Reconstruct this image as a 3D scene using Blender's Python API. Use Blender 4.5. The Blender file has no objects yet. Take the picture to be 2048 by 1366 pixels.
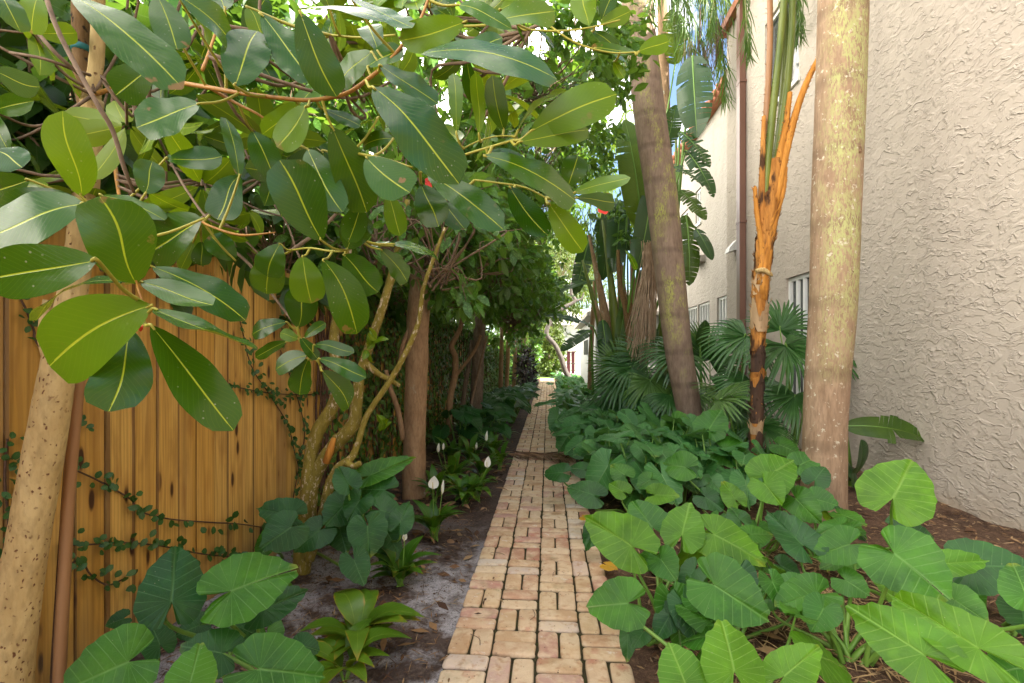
import bpy, math, random
import numpy as np
from mathutils import Vector
SC = bpy.context.scene
COL = SC.collection
R = math.radians
rng = np.random.default_rng(7)
random.seed(7)
# ------------------------------------------------------------------ camera, world, sun
YAW = math.atan(72 / 970)
CX, CH, FPX, HOR = 0.05, 1.30, 970.0, 712.0
cam = bpy.data.cameras.new('camera')
camo = bpy.data.objects.new('camera', cam); COL.objects.link(camo)
camo.location = (CX, 0, CH); camo.rotation_euler = (R(90), 0, YAW)
cam.sensor_width = 36; cam.lens = 36 * FPX / 2048
cam.shift_y = (HOR - 683) / 2048
cam.clip_start = 0.05; cam.clip_end = 600
SC.camera = camo
SUN_EL, SUN_AZ = R(44), R(112)
w = bpy.data.worlds.new('World'); SC.world = w; w.use_nodes = True
nt = w.node_tree
bg = nt.nodes['Background']
sky = nt.nodes.new('ShaderNodeTexSky'); sky.sky_type = 'NISHITA'; sky.sun_disc = False
sky.sun_elevation = SUN_EL; sky.sun_rotation = SUN_AZ
sky.air_density = 1.0; sky.dust_density = 0.6; sky.ozone_density = 1.2
CLOUD_AT = (.9, .3, .4)   # broken cumulus over the blue; brightened and thickened out of view to light the wall
wtc = nt.nodes.new('ShaderNodeTexCoord'); wmp = nt.nodes.new('ShaderNodeMapping'); wmp.inputs['Scale'].default_value = (1, 1, 2.2); wmp.inputs['Location'].default_value = CLOUD_AT
wn = nt.nodes.new('ShaderNodeTexNoise'); wn.inputs['Scale'].default_value = 2.1; wn.inputs['Detail'].default_value = 7; wn.inputs['Roughness'].default_value = .58
wr = nt.nodes.new('ShaderNodeMapRange'); wr.inputs[1].default_value = .50; wr.inputs[2].default_value = .64
wm = nt.nodes.new('ShaderNodeMix'); wm.data_type = 'RGBA'; wm.inputs[7].default_value = (26., 24.2, 21.4, 1)
nt.links.new(wtc.outputs['Generated'], wmp.inputs[0]); nt.links.new(wmp.outputs[0], wn.inputs['Vector']); wsx = nt.nodes.new('ShaderNodeSeparateXYZ'); nt.links.new(wtc.outputs['Generated'], wsx.inputs[0])
wb = nt.nodes.new('ShaderNodeMath'); wb.operation = 'MULTIPLY_ADD'; wb.inputs[1].default_value = -.2; nt.links.new(wsx.outputs[0], wb.inputs[0]); nt.links.new(wn.outputs[0], wb.inputs[2])  # bias adds unseen cloud on the fence side to light the stucco wall
nt.links.new(wb.outputs[0], wr.inputs[0]); nt.links.new(wr.outputs[0], wm.inputs[0])
nt.links.new(sky.outputs[0], wm.inputs[6]); nt.links.new(wm.outputs[2], bg.inputs[0]); bg.inputs[1].default_value = 0.055
sl = bpy.data.lights.new('sun', 'SUN'); so = bpy.data.objects.new('sun', sl); COL.objects.link(so)
sl.energy = 3.8; sl.angle = R(0.5); sl.color = (1, .94, .84)
sdir = Vector((math.sin(SUN_AZ) * math.cos(SUN_EL), math.cos(SUN_AZ) * math.cos(SUN_EL), math.sin(SUN_EL)))
so.rotation_euler = sdir.to_track_quat('Z', 'Y').to_euler(); so.location = (8, -6, 12)
vs = SC.view_settings
vs.view_transform = 'Standard'; vs.look = 'None'; vs.exposure = 2.85; vs.gamma = 1; vs.use_curve_mapping = False
try:
    SC.cycles.use_denoising = True; SC.cycles.denoiser = 'OPENIMAGEDENOISE'
    SC.cycles.max_bounces = 8; SC.cycles.transmission_bounces = 4; SC.cycles.diffuse_bounces = 4
    SC.cycles.sample_clamp_indirect = 6
except Exception as e: print(e)

# ------------------------------------------------------------------ geometry helpers
F3 = np.array([-math.sin(YAW), math.cos(YAW), 0.]); R3 = np.array([math.cos(YAW), math.sin(YAW), 0.])
CAM = np.array([CX, 0., CH]); UP = np.array([0., 0., 1.])
def at(u, v, d): return CAM + R3 * ((u - 1024) / FPX * d) + F3 * d + UP * ((HOR - v) / FPX * d)
def offax(u): return 1 / math.sqrt(1 + ((u - 1024) / FPX) ** 2)   # a round stem looks wider away from the lens axis
def gnd(u, v, h=0.): return at(u, v, FPX * (CH - h) / (v - HOR))
def wallat(u, v, X): return at(u, v, FPX * (X - CX) / (math.cos(YAW) * (u - 1096)))
def proj(P):
    q = np.asarray(P) - CAM; d = q @ F3
    return np.array([1024 + FPX * (q @ R3) / d, HOR - FPX * q[2] / d])
def unit(a):
    a = np.asarray(a, float); n = np.linalg.norm(a, axis=-1, keepdims=True); return a / np.maximum(n, 1e-9)

class MB:
    """collects shapes in world space, built as one mesh object"""
    def __init__(s): s.v = []; s.f = []; s.uv = []; s.n = 0
    def add(s, v, f, uv=None):
        v = np.asarray(v, float).reshape(-1, 3)
        s.v.append(v); s.uv.append(np.zeros((len(v), 2)) if uv is None else np.asarray(uv, float).reshape(-1, 2))
        if isinstance(f, np.ndarray): s.f.append(f + s.n)
        else:
            by = {}
            for q in f: by.setdefault(len(q), []).append(q)
            for q in by.values(): s.f.append(np.array(q) + s.n)
        s.n += len(v); return s
    def box(s, x0, x1, y0, y1, z0, z1):
        v = [(x, y, z) for z in (z0, z1) for x, y in ((x0, y0), (x1, y0), (x1, y1), (x0, y1))]
        return s.add(v, [(3, 2, 1, 0), (4, 5, 6, 7), (0, 1, 5, 4), (1, 2, 6, 5), (2, 3, 7, 6), (3, 0, 4, 7)])
    def cbox(s, x0, x1, y0, y1, z0, z1, c):
        """box with chamfered long edges"""
        v = []; rings = ((z0, 0, 0), (z0, 0, 0))
        for z, k in ((z0, c), (z0 + c, 0), (z1 - c, 0), (z1, c)):
            v += [(x0 + k, y0 + k, z), (x1 - k, y0 + k, z), (x1 - k, y1 - k, z), (x0 + k, y1 - k, z)]
        f = [(3, 2, 1, 0), (12, 13, 14, 15)]
        for r in range(3):
            for k in range(4): a = r * 4 + k; b = r * 4 + (k + 1) % 4; f.append((a, b, b + 4, a + 4))
        return s.add(v, f)
    def tube(s, pts, rad, seg=8, sm=4, jit=0., cap=True, vr=1.):
        pts = np.asarray(pts, float); rad = np.broadcast_to(np.asarray(rad, float), (len(pts),))
        if sm > 1 and len(pts) > 2:
            P = np.vstack([2 * pts[0] - pts[1], pts, 2 * pts[-1] - pts[-2]]); o = []; rr = []
            for i in range(len(pts) - 1):
                p0, p1, p2, p3 = P[i:i + 4]
                for k in range(sm):
                    t = k / sm
                    o.append(.5 * ((2 * p1) + (p2 - p0) * t + (2 * p0 - 5 * p1 + 4 * p2 - p3) * t * t + (3 * p1 - p0 - 3 * p2 + p3) * t ** 3))
                    rr.append(rad[i] * (1 - t) + rad[i + 1] * t)
            o.append(pts[-1]); rr.append(rad[-1]); pts = np.array(o); rad = np.array(rr)
        n = len(pts); T = unit(np.gradient(pts, axis=0))
        a = np.cross(T[0], [0, 0, 1.] if abs(T[0][2]) < .9 else [1., 0, 0]); a = unit(a)
        ang = np.arange(seg) * 2 * math.pi / seg; V = []; U = []; ln = 0
        for i in range(n):
            a = unit(a - T[i] * (a @ T[i])); b = np.cross(T[i], a)
            if i: ln += np.linalg.norm(pts[i] - pts[i - 1])
            rj = rad[i] * (1 + jit * (rng.random(seg) - .5) * 2)
            V.append(pts[i] + np.outer(np.cos(ang) * rj, a) + np.outer(np.sin(ang) * rj, b))
            U.append(np.stack([ang / (2 * math.pi), np.full(seg, ln)], 1))
        f = []
        for i in range(n - 1):
            for k in range(seg):
                k2 = (k + 1) % seg; f.append((i * seg + k, i * seg + k2, (i + 1) * seg + k2, (i + 1) * seg + k))
        if cap: f.append(tuple(range(seg - 1, -1, -1))); f.append(tuple((n - 1) * seg + k for k in range(seg)))
        return s.add(np.vstack(V), f, np.vstack(U))
    def build(s, name, mat, parent=None, loc=None, smooth=True):
        if not s.v: return None
        v = np.vstack(s.v); o = np.zeros(3)
        if loc is not None: o = np.asarray(loc, float)
        elif parent is not None: o = np.array(WL[parent.name])
        me = bpy.data.meshes.new(name); vv = (v - o)
        me.vertices.add(len(v)); me.vertices.foreach_set('co', vv.ravel())
        li = np.concatenate([q.ravel() for q in s.f]); tot = np.concatenate([np.full(len(q), q.shape[1]) for q in s.f])
        me.loops.add(len(li)); me.loops.foreach_set('vertex_index', li.astype(np.int32))
        me.polygons.add(len(tot)); st = np.concatenate([[0], np.cumsum(tot)[:-1]])
        me.polygons.foreach_set('loop_start', st.astype(np.int32))
        me.update(calc_edges=True)
        me.polygons.foreach_set('use_smooth', np.full(len(tot), bool(smooth)))
        uvl = me.uv_layers.new(name='UVMap'); uvl.data.foreach_set('uv', np.vstack(s.uv)[li].ravel())
        me.materials.append(mat); me.validate()
        ob = bpy.data.objects.new(name, me); COL.objects.link(ob)
        if loc is not None: ob.location = loc
        if parent is not None:
            ob.parent = parent; WL[ob.name] = tuple(o)
            if loc is not None: ob.location = o - np.array(WL[parent.name])
        else: WL[ob.name] = tuple(o)
        return ob
WL = {}
def tag(o, label=None, cat=None, group=None, kind=None):
    if label: o['label'] = label
    if cat: o['category'] = cat
    if group: o['group'] = group
    if kind: o['kind'] = kind
    return o
def thing(name, loc, label, cat, group=None):
    o = bpy.data.objects.new(name, None); COL.objects.link(o); o.location = loc; o.empty_display_size = .1
    WL[o.name] = tuple(loc); return tag(o, label, cat, group)
def struct(name, mb, mat, smooth=False):
    o = mb.build(name, mat, smooth=smooth); o['kind'] = 'structure'; return o
def copy_tree(src, parent=None):
    c = src.copy(); COL.objects.link(c)
    if parent: c.parent = parent
    for ch in list(src.children): copy_tree(ch, c)
    return c

# leaf templates: columns t (along), s (across, -1..1), h (height/L) ; quads
def template(nl, nw, a, b, bend=.06, fold=.1, droop=0., tmin=0., tip=.015):
    t = np.linspace(0, 1, nl + 1); tt = np.clip(t, 1e-4, 1 - 1e-4)
    p = tt ** a * (1 - tt) ** b; p /= (a / (a + b)) ** a * (b / (a + b)) ** b; p = np.maximum(p, tip)
    s = np.linspace(-1, 1, nw + 1); T, S = np.meshgrid(t, s, indexing='ij'); Pf = np.repeat(p[:, None], nw + 1, 1)
    H = bend * 4 * T * (1 - T) - droop * T ** 2
    f = np.array([(i * (nw + 1) + j, i * (nw + 1) + j + 1, (i + 1) * (nw + 1) + j + 1, (i + 1) * (nw + 1) + j) for i in range(nl) for j in range(nw)])
    return dict(T=T.ravel(), S=(S * Pf).ravel(), H=H.ravel(), FO=(np.abs(S) * Pf).ravel() * fold, f=f, uv=np.stack([T.ravel(), S.ravel() * .5 + .5], 1))
def batch(mb, P0, A, N, L, W, tp):
    """many leaves at once. P0 base, A unit axis, N normal, L length, W full width"""
    P0 = np.atleast_2d(P0); A = unit(np.atleast_2d(A)); N = np.atleast_2d(N); n = len(P0)
    L = np.broadcast_to(L, (n,)); W = np.broadcast_to(W, (n,))
    S = unit(np.cross(A, N)); N = np.cross(S, A)
    k = len(tp['T'])
    V = (P0[:, None, :] + A[:, None, :] * (L[:, None] * tp['T'])[..., None] + S[:, None, :] * (.5 * W[:, None] * tp['S'])[..., None]
         + N[:, None, :] * (L[:, None] * tp['H'] + .5 * W[:, None] * tp['FO'])[..., None])
    fc = (tp['f'][None] + (np.arange(n) * k)[:, None, None]).reshape(-1, 4)
    mb.add(V.reshape(-1, 3), fc, np.tile(tp['uv'], (n, 1)))
T_SMALL = template(3, 2, .8, .9, .04, .18)
T_MID = template(5, 2, .7, .85, .08, .16, .06)
T_STRIP = template(4, 2, .35, .6, .0, .25, .22)
T_BLADE = template(6, 2, .55, .95, .12, .2, .1)
T_ROUND = template(4, 2, .6, .5, .05, .1)
T_CHIP = template(2, 1, .3, .3, .03, 0)

def rdir(n): return unit(rng.normal(size=(n, 3)))
def ellipsoid_pts(n, c, r, shell=.35):
    d = rdir(n); q = (shell + (1 - shell) * rng.random(n)) ** .6
    return np.asarray(c) + d * q[:, None] * np.asarray(r)
def crown(mb, c, r, ncl, per, L, W=.45, tw=.22, droop=.5, tp=T_SMALL, shell=.3, flat=.6):
    """leaf sprays through an ellipsoid: each cluster is a short twig with leaves"""
    C = ellipsoid_pts(ncl, c, r, shell)
    out = unit((C - np.asarray(c)) / np.asarray(r) + rng.normal(size=C.shape) * .5 + [0, 0, -.1])
    k = rng.random((ncl, per)); P0 = C[:, None] + out[:, None] * (k * tw)[..., None] + rng.normal(size=(ncl, per, 3)) * tw * .15
    A = unit(out[:, None] * .6 + rng.normal(size=(ncl, per, 3)) * .7 + np.array([0, 0, -droop]))
    N = unit(rng.normal(size=(ncl, per, 3)) * flat + np.array([.1, -.25, 1.]))
    LL = L * (.6 + .6 * rng.random((ncl, per)))
    batch(mb, P0.reshape(-1, 3), A.reshape(-1, 3), N.reshape(-1, 3), LL.ravel(), LL.ravel() * W, tp)
    return C, out
def twigs(mb, root, C, out, tw, r=.006, n=None):
    idx = np.arange(len(C)) if n is None else rng.choice(len(C), min(n, len(C)), False)
    root = np.asarray(root)
    for i in idx:
        mid = (root + C[i]) / 2 + rng.normal(size=3) * .12
        mb.tube([root + rng.normal(size=3) * .05, mid, C[i], C[i] + out[i] * tw * .9], [r * 2, r * 1.5, r, r * .4], 5, 3, cap=False)

# ------------------------------------------------------------------ node helpers
class NB:
    def __init__(s, name):
        s.mat = bpy.data.materials.new(name); s.mat.use_nodes = True; s.t = s.mat.node_tree; s.t.nodes.clear()
        s.tc = s.t.nodes.new('ShaderNodeTexCoord'); s.geo = s.t.nodes.new('ShaderNodeNewGeometry')
        s.obj = s.tc.outputs['Object']; s.uv = s.tc.outputs['UV']; s.isl = s.geo.outputs['Random Per Island']; s.back = s.geo.outputs['Backfacing']
    def set(s, sock, v):
        if isinstance(v, bpy.types.NodeSocket): s.t.links.new(v, sock)
        else:
            if isinstance(v, (tuple, list)) and len(v) == 3 and sock.type == 'RGBA': v = (*v, 1)
            sock.default_value = v
    def n(s, typ, ins, out=0, **props):
        nd = s.t.nodes.new('ShaderNode' + typ)
        for k, v in props.items(): setattr(nd, k, v)
        for k, v in ins.items(): s.set(nd.inputs[k], v)
        return nd.outputs[out]
    def m(s, op, a, b=0., c=0., clamp=False): return s.n('Math', {0: a, 1: b, 2: c}, operation=op, use_clamp=clamp)
    def mix(s, f, a, b, mode='MIX'): return s.n('Mix', {0: f, 6: a, 7: b}, 2, data_type='RGBA', blend_type=mode)
    def ramp(s, f, stops, interp='LINEAR'):
        nd = s.t.nodes.new('ShaderNodeValToRGB'); s.set(nd.inputs[0], f); cr = nd.color_ramp; cr.interpolation = interp
        while len(cr.elements) < len(stops): cr.elements.new(.5)
        for e, (p, c) in zip(cr.elements, stops): e.position = p; e.color = (*c, 1) if isinstance(c, tuple) else (c, c, c, 1)
        return nd.outputs[0]
    def rg(s, f, a, b, c=0., d=1.): return s.n('MapRange', {0: f, 1: a, 2: b, 3: c, 4: d}, clamp=True)
    def noise(s, vec, sc, det=4, rough=.55, dist=0., out=0): return s.n('TexNoise', {'Vector': vec, 'Scale': sc, 'Detail': det, 'Roughness': rough, 'Distortion': dist}, out)
    def vor(s, vec, sc, out=0, feature='F1', rand=1.): return s.n('TexVoronoi', {'Vector': vec, 'Scale': sc, 'Randomness': rand}, out, feature=feature)
    def map(s, vec, scale=(1, 1, 1), loc=(0, 0, 0), rot=(0, 0, 0)): return s.n('Mapping', {'Vector': vec, 'Scale': scale, 'Location': loc, 'Rotation': rot})
    def bump(s, h, st=.5, dist=.01, nrm=None):
        i = {'Height': h, 'Strength': st, 'Distance': dist}
        if nrm is not None: i['Normal'] = nrm
        return s.n('Bump', i)
    def pbr(s, col, rough=.6, nrm=None, **kw):
        i = {'Base Color': col, 'Roughness': rough}
        if nrm is not None: i['Normal'] = nrm
        i.update(kw); return s.n('BsdfPrincipled', i)
    def out(s, sh):
        o = s.t.nodes.new('ShaderNodeOutputMaterial'); s.t.links.new(sh, o.inputs[0]); return s.mat

def leaf_mat(name, dark, light, vein, rough=.35, trans=.3, tcol=None, under=None, veins=9., vw=.035, slant=.9, spec=.5, mott=.0, spots=0., edge=None, young=None, lv=.28):
    b = NB(name); sep = b.n('SeparateXYZ', {0: b.uv}, 0); sx = sep; sy = sep.node.outputs[1]
    a = b.m('ABSOLUTE', b.m('SUBTRACT', sy, .5)); a = b.m('MULTIPLY', a, 2.)
    col = b.mix(b.isl, dark, light)
    if young is not None: col = b.mix(b.rg(b.isl, .86, .93), col, young)
    col = b.mix(b.m('MULTIPLY', b.noise(b.obj, 14., 3), .55), col, tuple(c * .5 for c in dark))
    if mott: col = b.mix(b.m('MULTIPLY', b.rg(b.noise(b.obj, 70., 2), .52, .62), mott), col, tuple(min(1, c * 3.2 + .05) for c in light))
    mid = b.rg(a, vw, vw * 1.9, 1., 0.)
    q = b.m('FRACT', b.m('MULTIPLY', b.m('SUBTRACT', sx, b.m('MULTIPLY', a, slant * .22)), veins))
    lat = b.m('MULTIPLY', b.rg(b.m('ABSOLUTE', b.m('SUBTRACT', q, .5)), .0, .09, 1., 0.), lv)
    f = b.m('MAXIMUM', mid, lat); col = b.mix(f, col, vein)
    if spots: col = b.mix(b.m('MULTIPLY', b.rg(b.vor(b.obj, 90.), .09, .13, 1., 0.), b.rg(b.noise(b.obj, 9., 1), .45, .6, 0., spots)), col, (.5, .45, .3))
    if edge is not None: col = b.mix(b.m('MULTIPLY', b.rg(b.m('ADD', b.m('MULTIPLY', b.noise(b.obj, 18.), .5), b.m('MAXIMUM', a, sx)), 1.12, 1.32), b.rg(b.isl, .35, .6)), col, edge)
    if spots: col = b.mix(b.m('MULTIPLY', b.rg(b.m('ADD', b.noise(b.obj, 26., 4), b.m('MULTIPLY', b.m('POWER', sx, 6.), .14)), .70, .74), b.rg(b.isl, .3, .5, .2, .9)), col, (.22, .11, .035))
    if under is not None: col = b.mix(b.m('MULTIPLY', b.back, .8), col, b.mix(mid, under, vein))
    nr = b.bump(b.m('ADD', b.m('MULTIPLY', f, -.6), b.m('MULTIPLY', b.noise(b.obj, 40., 2), .5)), .35, .004)
    p = b.pbr(col, rough, nr, **{'Specular IOR Level': spec})
    tr = b.n('BsdfTranslucent', {0: b.mix(.5, col, tcol or tuple(min(1, c * 2.5) for c in light))})
    return b.out(b.n('MixShader', {0: trans, 1: p, 2: tr}))

M = {}
M['clusia'] = leaf_mat('glossy_leaf', (.012, .072, .002), (.05, .135, .003), (.36, .42, .02), .23, .2, (.30, .42, .01), (.13, .2, .015), 15, .022, 1.4, .36, spots=.4, lv=.08)
M['clusia_bright'] = leaf_mat('glossy_leaf_bright', (.08, .19, .003), (.13, .25, .004), (.45, .5, .03), .32, .34, (.42, .55, .01), (.2, .28, .015), 15, .022, 1.4, .42, spots=.4, lv=.08)  # yellower copy of the glossy leaf, backlight put into its colour
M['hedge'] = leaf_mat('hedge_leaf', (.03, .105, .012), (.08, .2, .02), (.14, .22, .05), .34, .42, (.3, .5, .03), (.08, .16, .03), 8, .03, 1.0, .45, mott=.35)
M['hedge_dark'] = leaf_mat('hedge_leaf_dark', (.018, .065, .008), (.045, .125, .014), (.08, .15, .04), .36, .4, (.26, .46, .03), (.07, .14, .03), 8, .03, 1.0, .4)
M['sunny'] = leaf_mat('sunlit_leaf', (.045, .09, .008), (.11, .16, .012), (.14, .18, .04), .5, .35, (.22, .28, .02), None, 8, .03)
M['lily'] = leaf_mat('lily_leaf', (.035, .13, .008), (.08, .22, .012), (.12, .24, .04), .33, .28, (.25, .4, .02), None, 12, .02, 1.2, .45, edge=(.3, .2, .03))
M['lily_yellow'] = leaf_mat('yellowing_lily_leaf', (.07, .18, .01), (.13, .26, .015), (.2, .3, .03), .34, .3, (.4, .45, .02), None, 12, .02, 1.2, .45, edge=(.42, .24, .02))
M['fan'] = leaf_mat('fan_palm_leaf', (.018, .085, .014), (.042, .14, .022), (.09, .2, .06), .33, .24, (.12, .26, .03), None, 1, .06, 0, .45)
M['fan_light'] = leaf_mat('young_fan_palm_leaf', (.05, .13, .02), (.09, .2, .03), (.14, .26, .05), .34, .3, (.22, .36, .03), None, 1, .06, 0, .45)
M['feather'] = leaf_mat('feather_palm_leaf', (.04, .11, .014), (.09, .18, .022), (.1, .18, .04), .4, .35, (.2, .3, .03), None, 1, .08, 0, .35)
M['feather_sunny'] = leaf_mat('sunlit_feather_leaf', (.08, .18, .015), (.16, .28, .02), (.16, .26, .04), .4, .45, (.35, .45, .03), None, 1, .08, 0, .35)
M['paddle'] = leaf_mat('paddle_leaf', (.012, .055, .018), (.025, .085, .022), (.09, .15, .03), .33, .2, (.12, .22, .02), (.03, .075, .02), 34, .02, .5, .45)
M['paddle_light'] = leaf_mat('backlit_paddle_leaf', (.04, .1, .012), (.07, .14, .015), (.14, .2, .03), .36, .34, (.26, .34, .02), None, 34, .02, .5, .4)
M['vine'] = leaf_mat('vine_leaf', (.022, .09, .012), (.05, .15, .02), (.08, .18, .04), .38, .22, (.14, .26, .02), None, 6, .03)
M['fig'] = leaf_mat('creeping_fig_leaf', (.055, .15, .012), (.14, .27, .03), (.08, .15, .04), .42, .22, (.14, .24, .02), None, 6, .03)
M['yellow'] = leaf_mat('fallen_leaf_yellow', (.55, .3, .02), (.62, .36, .03), (.4, .25, .03), .5, .2, (.6, .4, .04), None, 8, .03, 1., .3, spots=.9)
M['bromeliad'] = leaf_mat('burgundy_leaf', (.01, .012, .012), (.03, .014, .02), (.06, .03, .03), .3, .1, (.1, .02, .03), None, 8, .03)

def ear_mat(name, dark, light, vein, trans, tcol):
    b = NB(name); sep = b.n('SeparateXYZ', {0: b.uv}, 0); x = sep; y = sep.node.outputs[1]
    x = b.m('MULTIPLY', b.m('SUBTRACT', x, .5), 2.); y = b.m('ABSOLUTE', b.m('MULTIPLY', b.m('SUBTRACT', y, .5), 2.))
    c = b.m('SUBTRACT', x, b.m('MULTIPLY', y, .55))
    ang = b.m('DIVIDE', b.m('SUBTRACT', 1.0678, b.m('ARCTAN2', y, x)), .34)
    q = b.m('ADD', b.m('MULTIPLY', b.m('GREATER_THAN', c, 0.), b.m('DIVIDE', c, .165)), b.m('MULTIPLY', b.m('LESS_THAN', c, 0.), ang))
    fr = b.m('ABSOLUTE', b.m('SUBTRACT', b.m('FRACT', b.m('ADD', q, .5)), .5))
    lat = b.m('MULTIPLY', b.rg(fr, .012, .075, 1., 0.), .8)
    mid = b.rg(y, .008, .026, 1., 0.)
    v = b.m('MAXIMUM', lat, mid)
    fine = b.m('MULTIPLY', b.rg(b.vor(b.uv, 34., feature='DISTANCE_TO_EDGE'), 0., .05, 1., 0.), .12)
    info = b.n('ObjectInfo', {}, 5)
    col = b.mix(info, dark, light)
    col = b.mix(b.rg(b.noise(b.obj, 9., 4), .35, .7), col, tuple(k * .62 for k in dark))
    col = b.mix(b.m('MULTIPLY', b.rg(b.noise(b.obj, 22., 3), .55, .75), .35), col, tuple(min(1, k * 1.5) for k in light))
    col = b.mix(b.m('MULTIPLY', v, .6), col, vein); col = b.mix(fine, col, vein)
    col = b.mix(b.m('MULTIPLY', b.rg(b.vor(b.obj, 60.), .05, .085, 1., 0.), b.rg(b.noise(b.obj, 6., 1), .5, .6, 0., .8)), col, (.4, .36, .2))
    r2 = b.m('SQRT', b.m('ADD', b.m('MULTIPLY', x, x), b.m('MULTIPLY', y, y))); col = b.mix(b.m('MULTIPLY', b.rg(b.m('ADD', b.m('MAXIMUM', b.m('MULTIPLY', y, 1.7), x), b.m('MULTIPLY', b.noise(b.obj, 11., 4), .9)), 1.35, 1.55), b.rg(info, .45, .75, 0., .7)), col, (.30, .30, .03))
    col = b.mix(b.m('MULTIPLY', b.back, .6), col, tuple(min(1, k * 1.3 + .03) for k in light))
    nr = b.bump(b.m('ADD', b.m('MULTIPLY', v, -.5), b.m('MULTIPLY', b.noise(b.obj, 26., 3), .6)), .4, .006)
    p = b.pbr(col, .4, nr, **{'Specular IOR Level': .3})
    tr = b.n('BsdfTranslucent', {0: b.mix(.5, col, tcol)})
    return b.out(b.n('MixShader', {0: trans, 1: p, 2: tr}))
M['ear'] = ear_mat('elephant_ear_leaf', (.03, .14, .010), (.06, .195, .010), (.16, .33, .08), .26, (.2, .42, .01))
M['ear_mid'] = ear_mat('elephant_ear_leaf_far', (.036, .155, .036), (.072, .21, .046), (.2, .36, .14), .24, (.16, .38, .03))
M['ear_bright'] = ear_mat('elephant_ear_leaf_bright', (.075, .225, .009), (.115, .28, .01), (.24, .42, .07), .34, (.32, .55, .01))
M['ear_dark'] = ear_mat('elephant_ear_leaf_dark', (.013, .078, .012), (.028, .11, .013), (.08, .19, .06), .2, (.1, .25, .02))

def plain(name, c1, c2, sc=20., rough=.6, st=.4, dist=.003, stretch=(1, 1, 1), spec=.4):
    b = NB(name); v = b.map(b.obj, stretch); n = b.noise(v, sc, 5); col = b.mix(b.rg(n, .3, .7), c1, c2)
    return b.out(b.pbr(col, rough, b.bump(n, st, dist), **{'Specular IOR Level': spec}))
M['stalk'] = plain('leaf_stalk', (.1, .22, .03), (.17, .3, .05), 8., .4, stretch=(1, 1, .2))
M['twig_yellow'] = plain('yellow_green_twig', (.3, .27, .03), (.4, .36, .05), 30., .45)
M['twig_orange'] = plain('orange_twig', (.26, .11, .02), (.42, .2, .03), 60., .55)
M['twig'] = plain('dry_twig', (.12, .075, .045), (.24, .16, .1), 40., .8)
M['vine_stem'] = plain('vine_stem', (.07, .035, .02), (.14, .075, .045), 50., .8)
M['straw'] = plain('dry_straw', (.3, .18, .08), (.5, .34, .17), 8., .7)
M['straw_dark'] = plain('dry_brown_frond', (.12, .06, .03), (.34, .2, .1), 8., .7)
M['white'] = plain('white_spathe', (.78, .78, .7), (.85, .84, .78), 12., .45)
M['spadix'] = plain('cream_spadix', (.6, .55, .3), (.7, .65, .4), 80., .6)
M['red'] = plain('red_petal', (.6, .02, .01), (.75, .04, .015), 30., .5)
M['paint'] = plain('white_window_paint', (.72, .73, .72), (.8, .8, .79), 3., .35, .1)
M['dull_metal'] = plain('dark_metal', (.02, .022, .022), (.035, .035, .035), 20., .45)
M['pvc'] = plain('grey_plastic', (.55, .55, .52), (.62, .62, .6), 10., .5)
M['brown_metal'] = plain('brown_painted_metal', (.13, .06, .04), (.17, .085, .06), 4., .35, .1, stretch=(1, 1, .2))
M['tape'] = plain('teal_tape', (.01, .13, .14), (.02, .18, .19), 30., .5)
M['roof'] = plain('terracotta_tile', (.3, .1, .05), (.42, .17, .09), 6., .75)
M['roof_grey'] = plain('grey_roof_tile', (.34, .31, .28), (.46, .42, .38), 6., .8)
M['asphalt'] = plain('driveway_surface', (.38, .38, .38), (.48, .48, .48), 8., .8)
M['grass'] = plain('lawn_grass', (.07, .15, .02), (.13, .23, .03), 30., .8)
M['red_paint'] = plain('red_paint', (.045, .004, .006), (.06, .006, .008), 6., .5)
M['boulder'] = plain('pale_plaster', (.6, .57, .52), (.7, .67, .62), 3., .8)
M['grey_plaster'] = plain('grey_plaster', (.4, .42, .42), (.48, .49, .49), 3., .8)
def glass():
    b = NB('window_glass'); return b.out(b.pbr(b.mix(b.rg(b.noise(b.obj, 1.2, 2), .4, .7), (.03, .035, .035), (.09, .1, .1)), .06, None, **{'Specular IOR Level': .6}))
M['glass'] = glass()

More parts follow.
